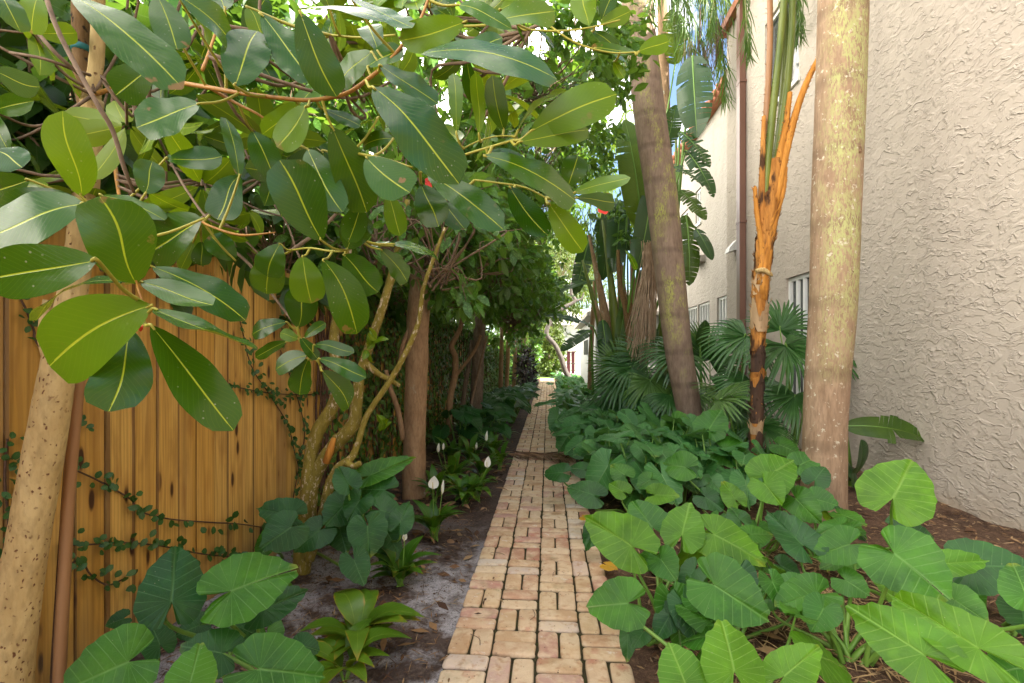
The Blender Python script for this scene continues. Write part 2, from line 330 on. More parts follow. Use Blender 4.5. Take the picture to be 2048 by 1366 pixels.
def bark(name, c1, c2, spot=None, spot_sc=45., spot_r=.16, lich=None, lich_t=(.52, .62), lich_sc=9., st=.6, stretch=(1, 1, .35), ring=0., lich2=None, mask=None, dist=.012, extra=None):
    b = NB(name); v = b.map(b.obj, stretch)
    n = b.noise(v, 14., 7, .62); n2 = b.noise(v, 60., 4); col = b.mix(b.rg(n, .3, .68), c1, c2)
    col = b.mix(b.m('MULTIPLY', b.rg(n2, .45, .7), .4), col, tuple(k * .45 for k in c1)); h = b.m('ADD', n, b.m('MULTIPLY', n2, .4))
    if spot is not None:
        sv = b.n('VectorMath', {0: b.map(b.obj, (1, 1, .7)), 1: b.n('VectorMath', {0: b.noise(b.obj, 38., 3, out=1), 3: .028}, operation='SCALE')}, operation='ADD'); d = b.vor(sv, spot_sc); m = b.m('MULTIPLY', b.rg(d, spot_r, spot_r + .12, 1., 0.), b.rg(b.noise(sv, 20., 3), .36, .5))
        col = b.mix(m, col, spot); h = b.m('ADD', h, b.m('MULTIPLY', m, -.4))
    if ring:
        wv = b.n('TexWave', {'Vector': b.obj, 'Scale': ring, 'Distortion': 1.5, 'Detail': 2.}, 1, wave_type='BANDS', bands_direction='Z')
        r = b.rg(wv, .0, .12, 1., 0.); col = b.mix(b.m('MULTIPLY', r, .35), col, tuple(k * .5 for k in c1)); h = b.m('ADD', h, b.m('MULTIPLY', r, -.6))
    if lich is not None:
        lv = b.map(b.obj, (1, 1, .45)); l = b.m('MULTIPLY', b.rg(b.noise(lv, lich_sc, 10, .75), *lich_t), b.rg(b.noise(b.map(b.obj, (1, 1, .3)), 85., 5, .7), .44, .52)); l = b.m('MULTIPLY', l, b.rg(b.noise(b.map(b.obj, (1, 1, .5)), 3.2, 2), .34, .5, .2, 1.))
        if mask is not None:
            sp = b.n('SeparateXYZ', {0: b.obj}, 2); nx = b.n('SeparateXYZ', {0: b.geo.outputs['Normal']}, 0)
            l = b.m('MULTIPLY', l, b.rg(b.m('ADD', sp, b.m('MULTIPLY', b.noise(b.obj, 4., 3), .9)), mask[0], mask[1])); l = b.m('MULTIPLY', l, b.rg(b.m('ADD', nx, b.m('MULTIPLY', b.noise(b.obj, 6., 4), .5)), -.75, -.35))
        col = b.mix(l, col, lich)
    if lich2 is not None:
        l = b.m('MULTIPLY', b.rg(b.noise(b.obj, 22., 6, .65), .6, .66), .85); col = b.mix(l, col, lich2)
    if extra is not None: col = extra(b, col)
    return b.out(b.pbr(col, .82, b.bump(h, st, dist), **{'Specular IOR Level': .25}))
M['bark_spotted'] = bark('spotted_yellow_bark', (.44, .29, .11), (.64, .47, .22), (.15, .06, .025), 70., .16, st=.5)
M['bark_dark'] = bark('dark_forked_bark', (.14, .08, .03), (.24, .14, .06), (.03, .02, .015), 60., .2)
M['bark_palm'] = bark('lichen_palm_bark', (.24, .15, .09), (.38, .26, .17), None, lich=(.36, .36, .15), lich_t=(.41, .5), lich_sc=7., st=.55, ring=.55, lich2=(.55, .5, .38), mask=(1.45, 2.3), stretch=(1, 1, .22))
M['bark_lean'] = bark('leaning_palm_bark', (.18, .12, .085), (.29, .205, .15), None, lich=(.36, .36, .09), lich_t=(.5, .6), lich_sc=4., ring=.7, mask=(1.2, 2.6), lich2=None, stretch=(1, 1, .22))
M['bark_moss'] = bark('mossy_bark', (.15, .115, .018), (.29, .225, .04), None, lich=(.6, .48, .34), lich_t=(.54, .58), lich_sc=52., st=.7)
M['bark_brown'] = bark('brown_bark', (.24, .14, .075), (.4, .26, .15), None, lich=(.4, .42, .33), lich_t=(.6, .68), lich_sc=7., st=.6)
M['bark_rough'] = bark('rough_grey_bark', (.12, .085, .06), (.26, .2, .15), None, st=1., dist=.03)
M['bark_stone'] = bark('weathered_grey_bark', (.06, .05, .042), (.13, .11, .095), None, st=.6)
M['bark_grey'] = bark('grey_mottled_bark', (.16, .14, .11), (.34, .3, .24), (.05, .045, .04), 22., .2, st=.6)
def boots(b, col):
    z = b.n('SeparateXYZ', {0: b.obj}, 2); k = b.m('ADD', z, b.m('MULTIPLY', b.noise(b.obj, 10., 3), .5))
    col = b.mix(b.m('MULTIPLY', b.rg(k, .9, .5), .85), col, (.035, .02, .014))
    return b.mix(b.rg(b.noise(b.map(b.obj, (1, 1, .3)), 12., 5), .5, .6), col, (.07, .03, .012))
M['boot'] = bark('orange_palm_boot', (.26, .09, .015), (.58, .26, .06), None, st=.7, stretch=(1, 1, .15), extra=boots)
M['boot_dark'] = plain('charred_boot_fibre', (.03, .016, .01), (.09, .045, .025), 14., .85, .8, .008, (1, 1, .15))
M['boot_tan'] = plain('tan_boot_fibre', (.30, .19, .10), (.5, .34, .19), 12., .8, .8, .008, (1, 1, .2))
M['petiole_green'] = plain('green_palm_stalk', (.08, .12, .015), (.17, .2, .03), 14., .45, stretch=(1, 1, .15))
M['petiole_orange'] = bark('orange_cut_stalk', (.38, .14, .02), (.64, .29, .055), None, lich=(.06, .025, .012), lich_t=(.55, .6), lich_sc=14., st=.5, stretch=(1, 1, .1), dist=.006)
M['bamboo'] = plain('brown_pole', (.24, .11, .045), (.4, .21, .09), 10., .5, .3, stretch=(1, 1, .08))

def wood():
    b = NB('cedar_fence_boards'); off = b.n('CombineXYZ', {0: b.m('MULTIPLY', b.isl, 37.), 1: b.m('MULTIPLY', b.isl, 91.), 2: b.m('MULTIPLY', b.isl, 53.)})
    v = b.n('VectorMath', {0: b.obj, 1: off}, operation='ADD')
    g = b.noise(b.map(v, (1, 1, .045)), 42., 4, .6, .6); big = b.noise(b.map(v, (1, 1, .12)), 7., 3)
    rings = b.n('TexWave', {'Vector': b.map(v, (1, 1, .07)), 'Scale': 16., 'Distortion': 9., 'Detail': 2., 'Detail Scale': 1.2}, 1, wave_type='BANDS', bands_direction='Y')
    col = b.mix(b.isl, (.56, .30, .055), (.76, .47, .13)); col = b.mix(b.rg(b.noise(off, 1.3, 0), .6, .62), col, (.5, .3, .1))
    col = b.mix(b.m('MULTIPLY', b.rg(rings, .5, .95), .3), col, (.30, .125, .025)); col = b.mix(b.m('MULTIPLY', b.rg(g, .48, .66), .26), col, (.27, .12, .025))
    col = b.mix(b.m('MULTIPLY', b.rg(big, .5, .7), .4), col, (.66, .42, .15))
    kd = b.vor(b.map(v, (2.0, 7., 2.0)), 1.9); kn = b.m('MULTIPLY', b.rg(kd, .13, .2, 1., 0.), b.rg(b.noise(b.map(v, (1, 1, 1)), 2.3, 0), .42, .46))
    kh = b.m('MULTIPLY', b.rg(kd, .14, .42, 1., 0.), .5); cat = b.n('TexWave', {'Vector': b.map(v, (1, 1, .11)), 'Scale': 5., 'Distortion': 14., 'Detail': 3., 'Detail Scale': .7}, 1, wave_type='BANDS', bands_direction='Y'); col = b.mix(b.m('MULTIPLY', b.rg(cat, .82, 1.), .32), col, (.26, .11, .02)); col = b.mix(b.m('MULTIPLY', b.rg(b.noise(b.map(v, (1, 1, .3)), 9., 4), .58, .72), .45), col, (.27, .12, .025)); col = b.mix(kh, col, (.33, .14, .03)); col = b.mix(kn, col, (.07, .028, .01))
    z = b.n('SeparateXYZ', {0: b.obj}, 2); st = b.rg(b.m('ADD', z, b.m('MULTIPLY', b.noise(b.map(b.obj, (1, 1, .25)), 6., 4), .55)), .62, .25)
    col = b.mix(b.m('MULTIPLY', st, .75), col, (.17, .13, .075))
    ey = b.m('ABSOLUTE', b.n('SeparateXYZ', {0: b.geo.outputs['True Normal']}, 1)); col = b.mix(b.m('MULTIPLY', b.m('GREATER_THAN', ey, .25), .65), col, (.09, .04, .015)); streak = b.rg(b.noise(b.map(b.obj, (1, 1, .02)), 6., 3), .62, .7); col = b.mix(b.m('MULTIPLY', streak, .3), col, (.16, .09, .03))  # gap shade painted dark on the chamfered board edges
    return b.out(b.pbr(col, .55, b.bump(b.m('SUBTRACT', b.m('ADD', g, b.m('MULTIPLY', rings, .3)), kn), .3, .004), **{'Specular IOR Level': .35}))
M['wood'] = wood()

def stucco(name, c1, c2, st=1.):
    b = NB(name); v0 = b.obj; w1 = b.noise(v0, 4., 2, out=1); wv = b.n('VectorMath', {0: v0, 1: b.n('VectorMath', {0: w1, 3: .16}, operation='SCALE')}, operation='ADD')
    wv = b.map(wv, (1, .8, 1.7), rot=(R(24), 0, 0))
    def ridge(sc, off, wd, m0, m1, msc):
        n = b.noise(wv, sc, 2, .45); r = b.m('SUBTRACT', 1., b.m('ABSOLUTE', b.m('MULTIPLY', b.m('SUBTRACT', n, off), wd)), clamp=True)
        return b.m('MULTIPLY', b.m('POWER', r, 1.5), b.rg(b.noise(v0, msc, 2), m0, m1)), b.rg(n, off - .02, off + .05)
    r1, p1 = ridge(6.5, .5, 20., .46, .58, 6.5); r2, p2 = ridge(13., .52, 17., .5, .6, 9.); r3, _ = ridge(24., .48, 12., .54, .62, 12.)
    h = b.m('ADD', b.m('ADD', r1, b.m('MULTIPLY', r2, .75)), b.m('ADD', b.m('MULTIPLY', r3, .45), b.m('ADD', b.m('MULTIPLY', p1, .35), b.m('MULTIPLY', p2, .2))))
    h = b.m('ADD', h, b.m('ADD', b.m('MULTIPLY', b.noise(v0, 60., 3), .10), b.m('MULTIPLY', b.noise(v0, 12., 3), .3)))
    col = b.mix(b.noise(v0, 2.2, 5), c1, c2); col = b.mix(b.m('MULTIPLY', b.rg(b.noise(b.map(v0, (1, 1, .12)), 2.6, 6), .5, .72), .3), col, tuple(k * .7 for k in c1))
    z = b.n('SeparateXYZ', {0: b.obj}, 2); col = b.mix(b.m('MULTIPLY', b.rg(b.m('ADD', z, b.m('MULTIPLY', b.noise(v0, 8., 4), .3)), .35, .12), .5), col, (.3, .22, .14))
    return b.out(b.pbr(col, .85, b.bump(h, st, .012), **{'Specular IOR Level': .2}))
M['stucco'] = stucco('beige_stucco', (.40, .35, .298), (.465, .41, .352), .75)
M['stucco_pale'] = stucco('pale_stucco', (.35, .318, .28), (.41, .375, .335), .75)

def bricks():
    b = NB('old_paving_brick')
    col = b.ramp(b.isl, [(0, (.43, .27, .15)), (.16, (.56, .4, .24)), (.36, (.47, .29, .17)), (.5, (.62, .49, .34)), (.68, (.53, .36, .22)), (.82, (.4, .19, .13)), (.92, (.48, .3, .24)), (1, (.6, .54, .45))])
    off = b.n('VectorMath', {0: b.obj, 1: b.n('CombineXYZ', {0: b.m('MULTIPLY', b.isl, 91.), 1: b.m('MULTIPLY', b.isl, 47.), 2: 0.})}, operation='ADD')
    n = b.noise(off, 9., 5, .6); n2 = b.noise(off, 26., 5, .6)
    col = b.mix(b.m('MULTIPLY', b.rg(n, .42, .62), .75), col, (.63, .49, .33)); col = b.mix(b.m('MULTIPLY', b.rg(n2, .54, .68), .7), col, (.38, .2, .1))
    col = b.mix(b.m('MULTIPLY', b.rg(b.noise(off, 6., 4), .6, .7), .55), col, (.4, .12, .08)); col = b.mix(b.m('MULTIPLY', b.rg(b.noise(off, 13., 6, .7), .6, .68), .8), col, (.68, .6, .5))
    col = b.mix(b.m('MULTIPLY', b.rg(b.vor(off, 42.), .1, .17, 1., 0.), b.rg(b.noise(off, 12.), .5, .6)), col, (.1, .06, .035))
    col = b.mix(b.m('MULTIPLY', b.rg(b.noise(b.obj, 5., 5), .6, .72), .45), col, (.14, .13, .05))
    sand = b.noise(b.obj, 140., 3)
    joint_z = b.n('SeparateXYZ', {0: b.obj}, 2); col = b.mix(b.rg(joint_z, -.007, -.016), col, (.1, .08, .05))  # joint dirt on the lower brick sides
    return b.out(b.pbr(col, .85, b.bump(b.m('ADD', b.m('ADD', n2, n), b.m('MULTIPLY', sand, .4)), .7, .008), **{'Specular IOR Level': .25}))
M['brick'] = bricks()
def soil(name, a, bb, c, grit, sandmask=None):
    b = NB(name); n = b.noise(b.obj, 5., 7, .65); n2 = b.noise(b.obj, 45., 5, .7)
    col = b.mix(b.rg(n, .38, .62), a, bb); col = b.mix(b.m('MULTIPLY', b.rg(n2, .5, .66), .7), col, c)
    col = b.mix(b.rg(b.vor(b.obj, 160.), .12, .2, 1., 0.), col, grit) if sandmask is None else col
    if sandmask is not None:
        g = b.noise(b.obj, 300., 2); yy = b.n('SeparateXYZ', {0: b.obj}, 1); s = b.m('MULTIPLY', b.rg(b.m('ADD', b.noise(b.obj, 2.1, 5, .65), b.m('MULTIPLY', b.noise(b.obj, 30., 3), .12)), *sandmask), b.rg(yy, 3.9, 2.9))
        sc = b.mix(b.rg(g, .35, .65), (.23, .21, .225), (.5, .475, .49)); sc = b.mix(b.m('MULTIPLY', b.rg(b.noise(b.obj, 60., 4), .55, .65), .7), sc, (.09, .075, .075)); col = b.mix(s, col, sc)
    h = b.m('ADD', n, b.m('MULTIPLY', n2, .7))
    return b.out(b.pbr(col, .95, b.bump(h, .9, .03), **{'Specular IOR Level': .15}))
M['mulch'] = soil('mulch_soil', (.055, .032, .022), (.12, .07, .045), (.22, .13, .08), (.3, .2, .13))
M['joint'] = soil('dark_joint_soil', (.035, .03, .016), (.07, .055, .03), (.05, .075, .012), (.1, .1, .05))
M['sand'] = soil('sandy_bed_soil', (.05, .035, .03), (.1, .07, .058), (.16, .115, .09), (.3, .3, .3), (.50, .60))
def chipmat():
    b = NB('mulch_chip'); col = b.ramp(b.isl, [(0, (.06, .03, .02)), (.3, (.14, .07, .035)), (.55, (.3, .17, .08)), (.8, (.42, .28, .14)), (1, (.2, .13, .09))]); col = b.mix(b.m('MULTIPLY', b.noise(b.obj, 60., 3), .5), col, (.06, .035, .02))
    return b.out(b.pbr(col, .8, None, **{'Specular IOR Level': .2}))
M['chip'] = chipmat()

# ------------------------------------------------------------------ the setting
FX = -1.70          # fence face
WX, WX2 = 3.43, 3.78  # near and farther house wall
def sheet(x0, x1, y0, y1, nx, ny, fn, power=1.):
    mb = MB(); xs = np.linspace(x0, x1, nx + 1); ys = y0 + (y1 - y0) * np.linspace(0, 1, ny + 1) ** power
    X, Y = np.meshgrid(xs, ys, indexing='ij'); Z = fn(X, Y)
    f = np.array([(i * (ny + 1) + j, (i + 1) * (ny + 1) + j, (i + 1) * (ny + 1) + j + 1, i * (ny + 1) + j + 1) for i in range(nx) for j in range(ny)])
    return mb.add(np.stack([X, Y, Z], -1), f)
def lump(X, Y, a=.012):
    return a * (np.sin(X * 5.1 + Y * 1.7) + np.sin(X * 2.3 - Y * 3.9 + 1) + .6 * np.sin(X * 11 + Y * 9.1) + .4 * np.sin(X * 23 - Y * 17))
struct('ground', sheet(-150, 150, -60, 300, 6, 6, lambda X, Y: X * 0 - .09), M['mulch'])
struct('planting_bed', sheet(-2.6, -.388, -3, 28, 60, 300, lambda X, Y: -.012 + lump(X, Y) * np.clip((-.40 - X) * 6, 0, 1) + .03 * np.clip((-.6 - X), 0, 1), 1.6), M['sand'], True)
struct('mulch_bed', sheet(.388, 3.6, -3, 28, 60, 300, lambda X, Y: -.012 + lump(X, Y, .014) * np.clip((X - .4) * 6, 0, 1) + .06 * np.clip((X - .6) * .5, 0, 1), 1.6), M['mulch'], True)
def soil_h(x, y):
    return (-.02 + lump(x, y) + .03 * np.clip(-.6 - x, 0, 1)) if x < 0 else (-.015 + lump(x, y, .014) + .06 * np.clip((x - .6) * .5, 0, 1))
struct('path_joint_soil', sheet(-.395, .395, -1, 28.2, 4, 30, lambda X, Y: X * 0 - .014), M['joint'])
struct('lawn', sheet(-14, 14, 28.2, 33, 2, 2, lambda X, Y: X * 0 - .02), M['grass'])
struct('driveway', sheet(-40, 40, 33, 43, 2, 2, lambda X, Y: X * 0 - .012), M['asphalt'])
struct('far_lawn', sheet(-60, 60, 43, 80, 2, 2, lambda X, Y: X * 0 - .02), M['grass'])

pm = MB()
def brick(x0, x1, y0, y1, near):
    cx, cy = (x0 + x1) / 2, (y0 + y1) / 2; hx, hy = (x1 - x0) / 2 - rng.uniform(.003, .0055), (y1 - y0) / 2 - rng.uniform(.003, .0055)
    k = 24 if near else 8; a = np.arange(k) * 2 * math.pi / k + math.pi / k
    e = .26 if near else .2; c, s = np.cos(a), np.sin(a)
    px = hx * np.sign(c) * np.abs(c) ** e; py = hy * np.sign(s) * np.abs(s) ** e
    if near:
        j = 1 + rng.normal(size=k) * .013; px = px * j; py = py * (1 + rng.normal(size=k) * .018)
        if rng.random() < .3:
            q = rng.integers(k); px[q] *= .86; py[q] *= .86
    rot = rng.normal() * .012; z = rng.normal() * .0028; tl = rng.normal(size=2) * .008
    cr, sr = math.cos(rot), math.sin(rot); V = []
    for zz, ins in ((-.05, 0), (-.008, 0), (-.002, .0035), (0., .009)):
        sc = np.array([1 - ins / hx, 1 - ins / hy]); qx, qy = px * sc[0], py * sc[1]
        V.append(np.stack([cx + qx * cr - qy * sr, cy + qx * sr + qy * cr, zz + z + qx * tl[0] + qy * tl[1]], 1))
    f = [(r * k + i, r * k + (i + 1) % k, (r + 1) * k + (i + 1) % k, (r + 1) * k + i) for r in range(3) for i in range(k)] + [tuple(3 * k + i for i in range(k))]
    pm.add(np.vstack(V), f)
S = .2; edge = -.4
for j in range(-3, 141):
    y = j * S + .10
    for i in range(4):
        x = -.4 + i * S + rng.normal() * .002
        vert = (i + j) % 2 == 0
        if rng.random() < .05: vert = not vert
        if vert:
            brick(x, x + S / 2, y, y + S, y < 7); brick(x + S / 2, x + S, y, y + S, y < 7)
        else:
            brick(x, x + S, y, y + S / 2, y < 7); brick(x, x + S, y + S / 2, y + S, y < 7)
struct('brick_path', pm, M['brick'], True)

# fence: one run of close boards
fe = thing('wooden_fence', (FX, 8, 0), 'tall fence of orange cedar boards, bare near by and overgrown further on', 'fence')
fm = MB(); y = -3.
while y < 28:
    wd = .121 + rng.normal() * .004; g = .004; dx = rng.normal() * .004
    tw = rng.normal() * .004; a_, b_ = y + g / 2, y + wd - g / 2; c_ = .0032; zt = 1.86 + rng.normal() * .006
    o8 = [(FX - .022 + dx, a_), (FX - c_ + dx, a_), (FX + dx - tw, a_ + c_), (FX + dx + tw, b_ - c_), (FX - c_ + dx, b_), (FX - .022 + dx, b_)]
    fm.add([(x_, y_, z_) for z_ in (-.02, zt) for x_, y_ in o8], [(6 + k, 6 + (k + 1) % 6, (k + 1) % 6, k) for k in range(6)] + [tuple(range(6, 12))[::-1]]); y += wd
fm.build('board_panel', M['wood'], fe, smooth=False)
fr = MB()
for z in (.3, 1.0, 1.65): fr.box(FX - .075, FX - .035, -3, 28, z - .045, z + .045)
fr.build('rail', M['wood'], fe, smooth=False)
for k in range(13):
    p = MB(); yy = -2.6 + k * 2.45; p.box(FX - .17, FX - .078, yy - .045, yy + .045, -.05, 1.8); p.build('post', M['wood'], fe, smooth=False)

# houses
def wall_open(mb, X0, X1, y0, y1, z0, z1, ops):
    ys = sorted({y0, y1, *[o[0] for o in ops], *[o[1] for o in ops]})
    for a, b in zip(ys[:-1], ys[1:]):
        zz = sorted([(o[2], o[3]) for o in ops if o[0] <= a + 1e-6 and o[1] >= b - 1e-6]); z = z0
        for c, d in zz:
            if c > z: mb.box(X0, X1, a, b, z, c)
            z = d
        if z < z1: mb.box(X0, X1, a, b, z, z1)
def window(parent, X, ya, yb, za, zb, rails=(), bars=3, sill=True, dep=.07, fw=.055, label=None):
    x0 = X + dep - .03; x1 = X + dep + .05; f = MB()
    f.box(x0, x1, ya, ya + fw, za, zb); f.box(x0, x1, yb - fw, yb, za, zb); f.box(x0, x1, ya + fw, yb - fw, zb - fw, zb); f.box(x0, x1, ya + fw, yb - fw, za, za + fw)
    zs = [za + fw] + [r for r in rails] + [zb - fw]
    for r in rails: f.box(x0 + .003, x1, ya + fw, yb - fw, r - .03, r + .03)
    n = bars + 1
    for a, b in zip(zs[:-1], zs[1:]):
        a2 = a + (.03 if a in rails else 0); b2 = b - (.03 if b in rails else 0)
        for k in range(1, n):
            yy = ya + fw + (yb - ya - 2 * fw) * k / n; f.box(x0 - .004, x1 - .02, yy - .016, yy + .016, a2, b2)
    w = f.build('window', M['paint'], parent, smooth=False)
    g = MB(); g.box(x0 + .04, x0 + .05, ya + fw * .5, yb - fw * .5, za + fw * .5, zb - fw * .5); g.build('pane', M['glass'], w, smooth=False)
    if sill: s = MB(); s.cbox(X - .035, X + dep + .06, ya - .03, yb + .03, za - .07, za - .002, .006); s.build('sill', M['paint'], w, smooth=False)
    if label: w['label'] = label
    return w
ho = thing('stucco_house', (WX, 4, 0), 'near beige stucco house wall with a brown downpipe and a white window low down', 'house')
ops = [(5.80, 7.19, .66, 2.40), (6.82, 7.85, 5.08, 6.46)]
hm = MB(); wall_open(hm, WX, WX + .25, -9, 9.47, -.1, 7.4, ops); hm.build('wall', M['stucco'], ho, smooth=False)
hb = MB(); hb.box(WX + .26, WX + 6, -9, 9.47, -.1, 7.35); hb.build('inner_block', M['stucco'], ho, smooth=False)
rf = MB(); rf.box(WX - .12, WX + 6.4, -9.3, 9.6, 7.402, 7.55); rf.build('roof', M['roof'], ho, smooth=False)
window(ho, WX, *ops[0], rails=(1.53,), bars=6); window(ho, WX, *ops[1], bars=1)
dp = MB(); yd = wallat(1490, 600, WX)[1]
dp.cbox(WX - .115, WX - .015, yd - .07, yd + .07, .12, 7.38, .012); dpo = dp.build('downpipe', M['brown_metal'], ho, smooth=False)
for z in (1.2, 3.6, 6.0):
    c = MB(); c.box(WX - .12, WX - .002, yd - .085, yd + .085, z - .02, z + .02); c.build('bracket', M['brown_metal'], dpo, smooth=False)
p = wallat(1471, 495, WX); v = MB()
v.add([(WX - .16, p[1] - .1, p[2] - .1), (WX - .16, p[1] + .1, p[2] - .1), (WX - .02, p[1] + .1, p[2] - .06), (WX - .02, p[1] - .1, p[2] - .06), (WX - .13, p[1] - .1, p[2] - .01), (WX - .13, p[1] + .1, p[2] - .01), (WX - .005, p[1] + .1, p[2] + .13), (WX - .005, p[1] - .1, p[2] + .13)],
      [(4, 5, 6, 7), (0, 4, 7, 3), (1, 2, 6, 5), (0, 1, 5, 4), (3, 2, 1, 0)])
v.build('wall_vent', M['pvc'], ho, smooth=False)

h2 = thing('pale_stucco_house', (WX2, 12.5, 0), 'farther pale stucco house with a row of white windows and a red tiled eave', 'house')
def yat(u, X): return wallat(u, 600, X)[1]
o2 = [(yat(1462, WX2), yat(1434, WX2), 1.75, 2.58), (yat(1419, WX2), yat(1396, WX2), 1.75, 2.58), (yat(1394, WX2), yat(1372, WX2), 1.75, 2.58),
      (yat(1402, WX2), yat(1391, WX2), 4.6, 5.45), (yat(1376, WX2), yat(1362, WX2), 4.3, 5.25), (yat(1462, WX2), yat(1434, WX2), .85, 1.5)]
hm = MB(); wall_open(hm, WX2, WX2 + .25, 9.5, 18, -.1, 6.75, o2); hm.build('wall', M['stucco_pale'], h2, smooth=False)
hb = MB(); hb.box(WX2 + .26, WX2 + 7, 9.5, 18, -.1, 6.7); hb.build('inner_block', M['stucco_pale'], h2, smooth=False)
for o in o2: window(h2, WX2, *o, bars=3 if o[3] < 3 else 1)
ld = MB(); p = wallat(1404, 520, WX2); ld.cbox(WX2 - .22, WX2 - .002, p[1] - .25, p[1] + .25, p[2] - .08, p[2] + .08, .01); ld.build('ledge', M['stucco_pale'], h2, smooth=False)
rf = MB(); rf.add([(WX2 - .18, 9.5, 6.75), (WX2 - .18, 18, 6.75), (WX2 + 4, 18, 8.3), (WX2 + 4, 9.5, 8.3), (WX2 - .18, 9.5, 6.86), (WX2 - .18, 18, 6.86), (WX2 + 4, 18, 8.45), (WX2 + 4, 9.5, 8.45)], [(3, 2, 1, 0), (4, 5, 6, 7), (0, 1, 5, 4), (1, 2, 6, 5), (2, 3, 7, 6), (3, 0, 4, 7)])
y = 9.6
while y < 18: rf.tube([(WX2 - .24, y, 6.86), (WX2 + 3, y, 8.06)], .075, 8, 1); y += .24
rf.build('roof', M['roof'], h2)

GX = 1.62
ga = thing('garage', (GX, 17, 0), 'low grey outbuilding with a hipped tile roof at the end of the house row', 'outbuilding')
gm = MB(); gm.box(GX, WX2 - .01, 16.2, 23.6, -.1, 2.6); gm.build('wall', M['grey_plaster'], ga, smooth=False)
gr = MB(); ex = .3; gx0, gx1, gy0, gy1 = GX - ex, WX2 + 1.2, 16.2 - ex, 23.6 + ex
gr.add([(gx0, gy0, 2.62), (gx1, gy0, 2.62), (gx1, gy1, 2.62), (gx0, gy1, 2.62), (gx0, gy0, 2.74), (gx1, gy0, 2.74), (gx1, gy1, 2.74), (gx0, gy1, 2.74), ((gx0 + gx1) / 2, gy0 + 1.8, 3.75), ((gx0 + gx1) / 2, gy1 - 1.8, 3.75)],
       [(3, 2, 1, 0), (0, 1, 5, 4), (1, 2, 6, 5), (2, 3, 7, 6), (3, 0, 4, 7), (4, 5, 8), (5, 6, 9, 8), (6, 7, 9), (7, 4, 8, 9)]); gr.build('roof', M['roof_grey'], ga, smooth=False)
gw = MB(); a = at(1236, 660, 16.1); gw.box(2.2, 2.95, 16.13, 16.19, .8, 1.95); gwo = gw.build('window', M['paint'], ga, smooth=False)
gp = MB(); gp.box(2.27, 2.88, 16.12, 16.15, .87, 1.88); gp.build('pane', M['glass'], gwo, smooth=False)
lv = MB()
for k in range(9): lv.box(GX - .02, GX - .002, 19.2 + k * .25, 19.3 + k * .25, 1.35, 1.95)
lv.build('louvre', M['dull_metal'], ga, smooth=False)
ac = thing('air_conditioner', (2.9, 14.9, 0), 'pale boxy outdoor air conditioner standing in front of the outbuilding', 'air conditioner')
am = MB(); am.cbox(2.5, 3.3, 14.6, 15.2, .1, 1.0, .02); am.build('casing', M['pvc'], ac, smooth=False)
ag = MB()
for k in range(9): ag.box(2.56, 3.24, 14.585, 14.597, .2 + k * .085, .24 + k * .085)
ag.build('grille', M['dull_metal'], ac, smooth=False)
ab = MB(); ab.box(2.45, 3.35, 14.55, 15.25, -.05, .098); ab.build('base_slab', M['grey_plaster'], ac, smooth=False)

# far end of the path
fn = thing('iron_fence', (1.2, 29, 0), 'thin black iron fence with two posts past the end of the brick path', 'fence')
A = gnd(1121, 753); Bp = gnd(1169, 759); pts = [A, Bp]
for q, hgt in ((A, 1.32), (Bp, .95)):
    m = MB(); m.cbox(q[0] - .07, q[0] + .07, q[1] - .07, q[1] + .07, -.05, hgt, .01); m.build('post', M['dull_metal'], fn, smooth=False)
m = MB(); m.tube([(A[0], A[1], .86), (Bp[0], Bp[1], .86)], .02, 6, 1); m.tube([(A[0], A[1], .2), (Bp[0], Bp[1], .2)], .015, 6, 1)
m.build('rail', M['dull_metal'], fn)
for u, lab in ((1137, 'dark red gatepost by the far driveway, the one nearer the crooked tree'), (1146, 'dark red gatepost by the far driveway, the one nearer the outbuilding')):
    q = at(u, 712, 36); m = MB(); m.cbox(q[0] - .12, q[0] + .12, q[1] - .12, q[1] + .12, -.05, 1.55, .03); m.cbox(q[0] - .16, q[0] + .16, q[1] - .16, q[1] + .16, 1.552, 1.65, .03)
    tag(m.build('gatepost', M['red_paint'], None, loc=(q[0], q[1], 0), smooth=False), lab, 'gatepost', 'dark red gateposts')
q = at(1150, 700, 46); m = MB(); m.box(q[0] - 4, q[0] + 8, q[1], q[1] + 6, -.1, 4.2)
fh = thing('white_bungalow', (q[0], q[1], 0), 'small white house far beyond the driveway', 'house'); m.build('wall', M['boulder'], fh, smooth=False)
m = MB(); x0, x1, y0, y1 = q[0] - 4.5, q[0] + 8.5, q[1] - .5, q[1] + 6.5
m.add([(x0, y0, 4.21), (x1, y0, 4.21), (x1, y1, 4.21), (x0, y1, 4.21), (x0 + 3, (y0 + y1) / 2, 6), (x1 - 3, (y0 + y1) / 2, 6)], [(3, 2, 1, 0), (0, 1, 5, 4), (1, 2, 5), (2, 3, 4, 5), (3, 0, 4)]); m.build('roof', M['roof_grey'], fh, smooth=False)

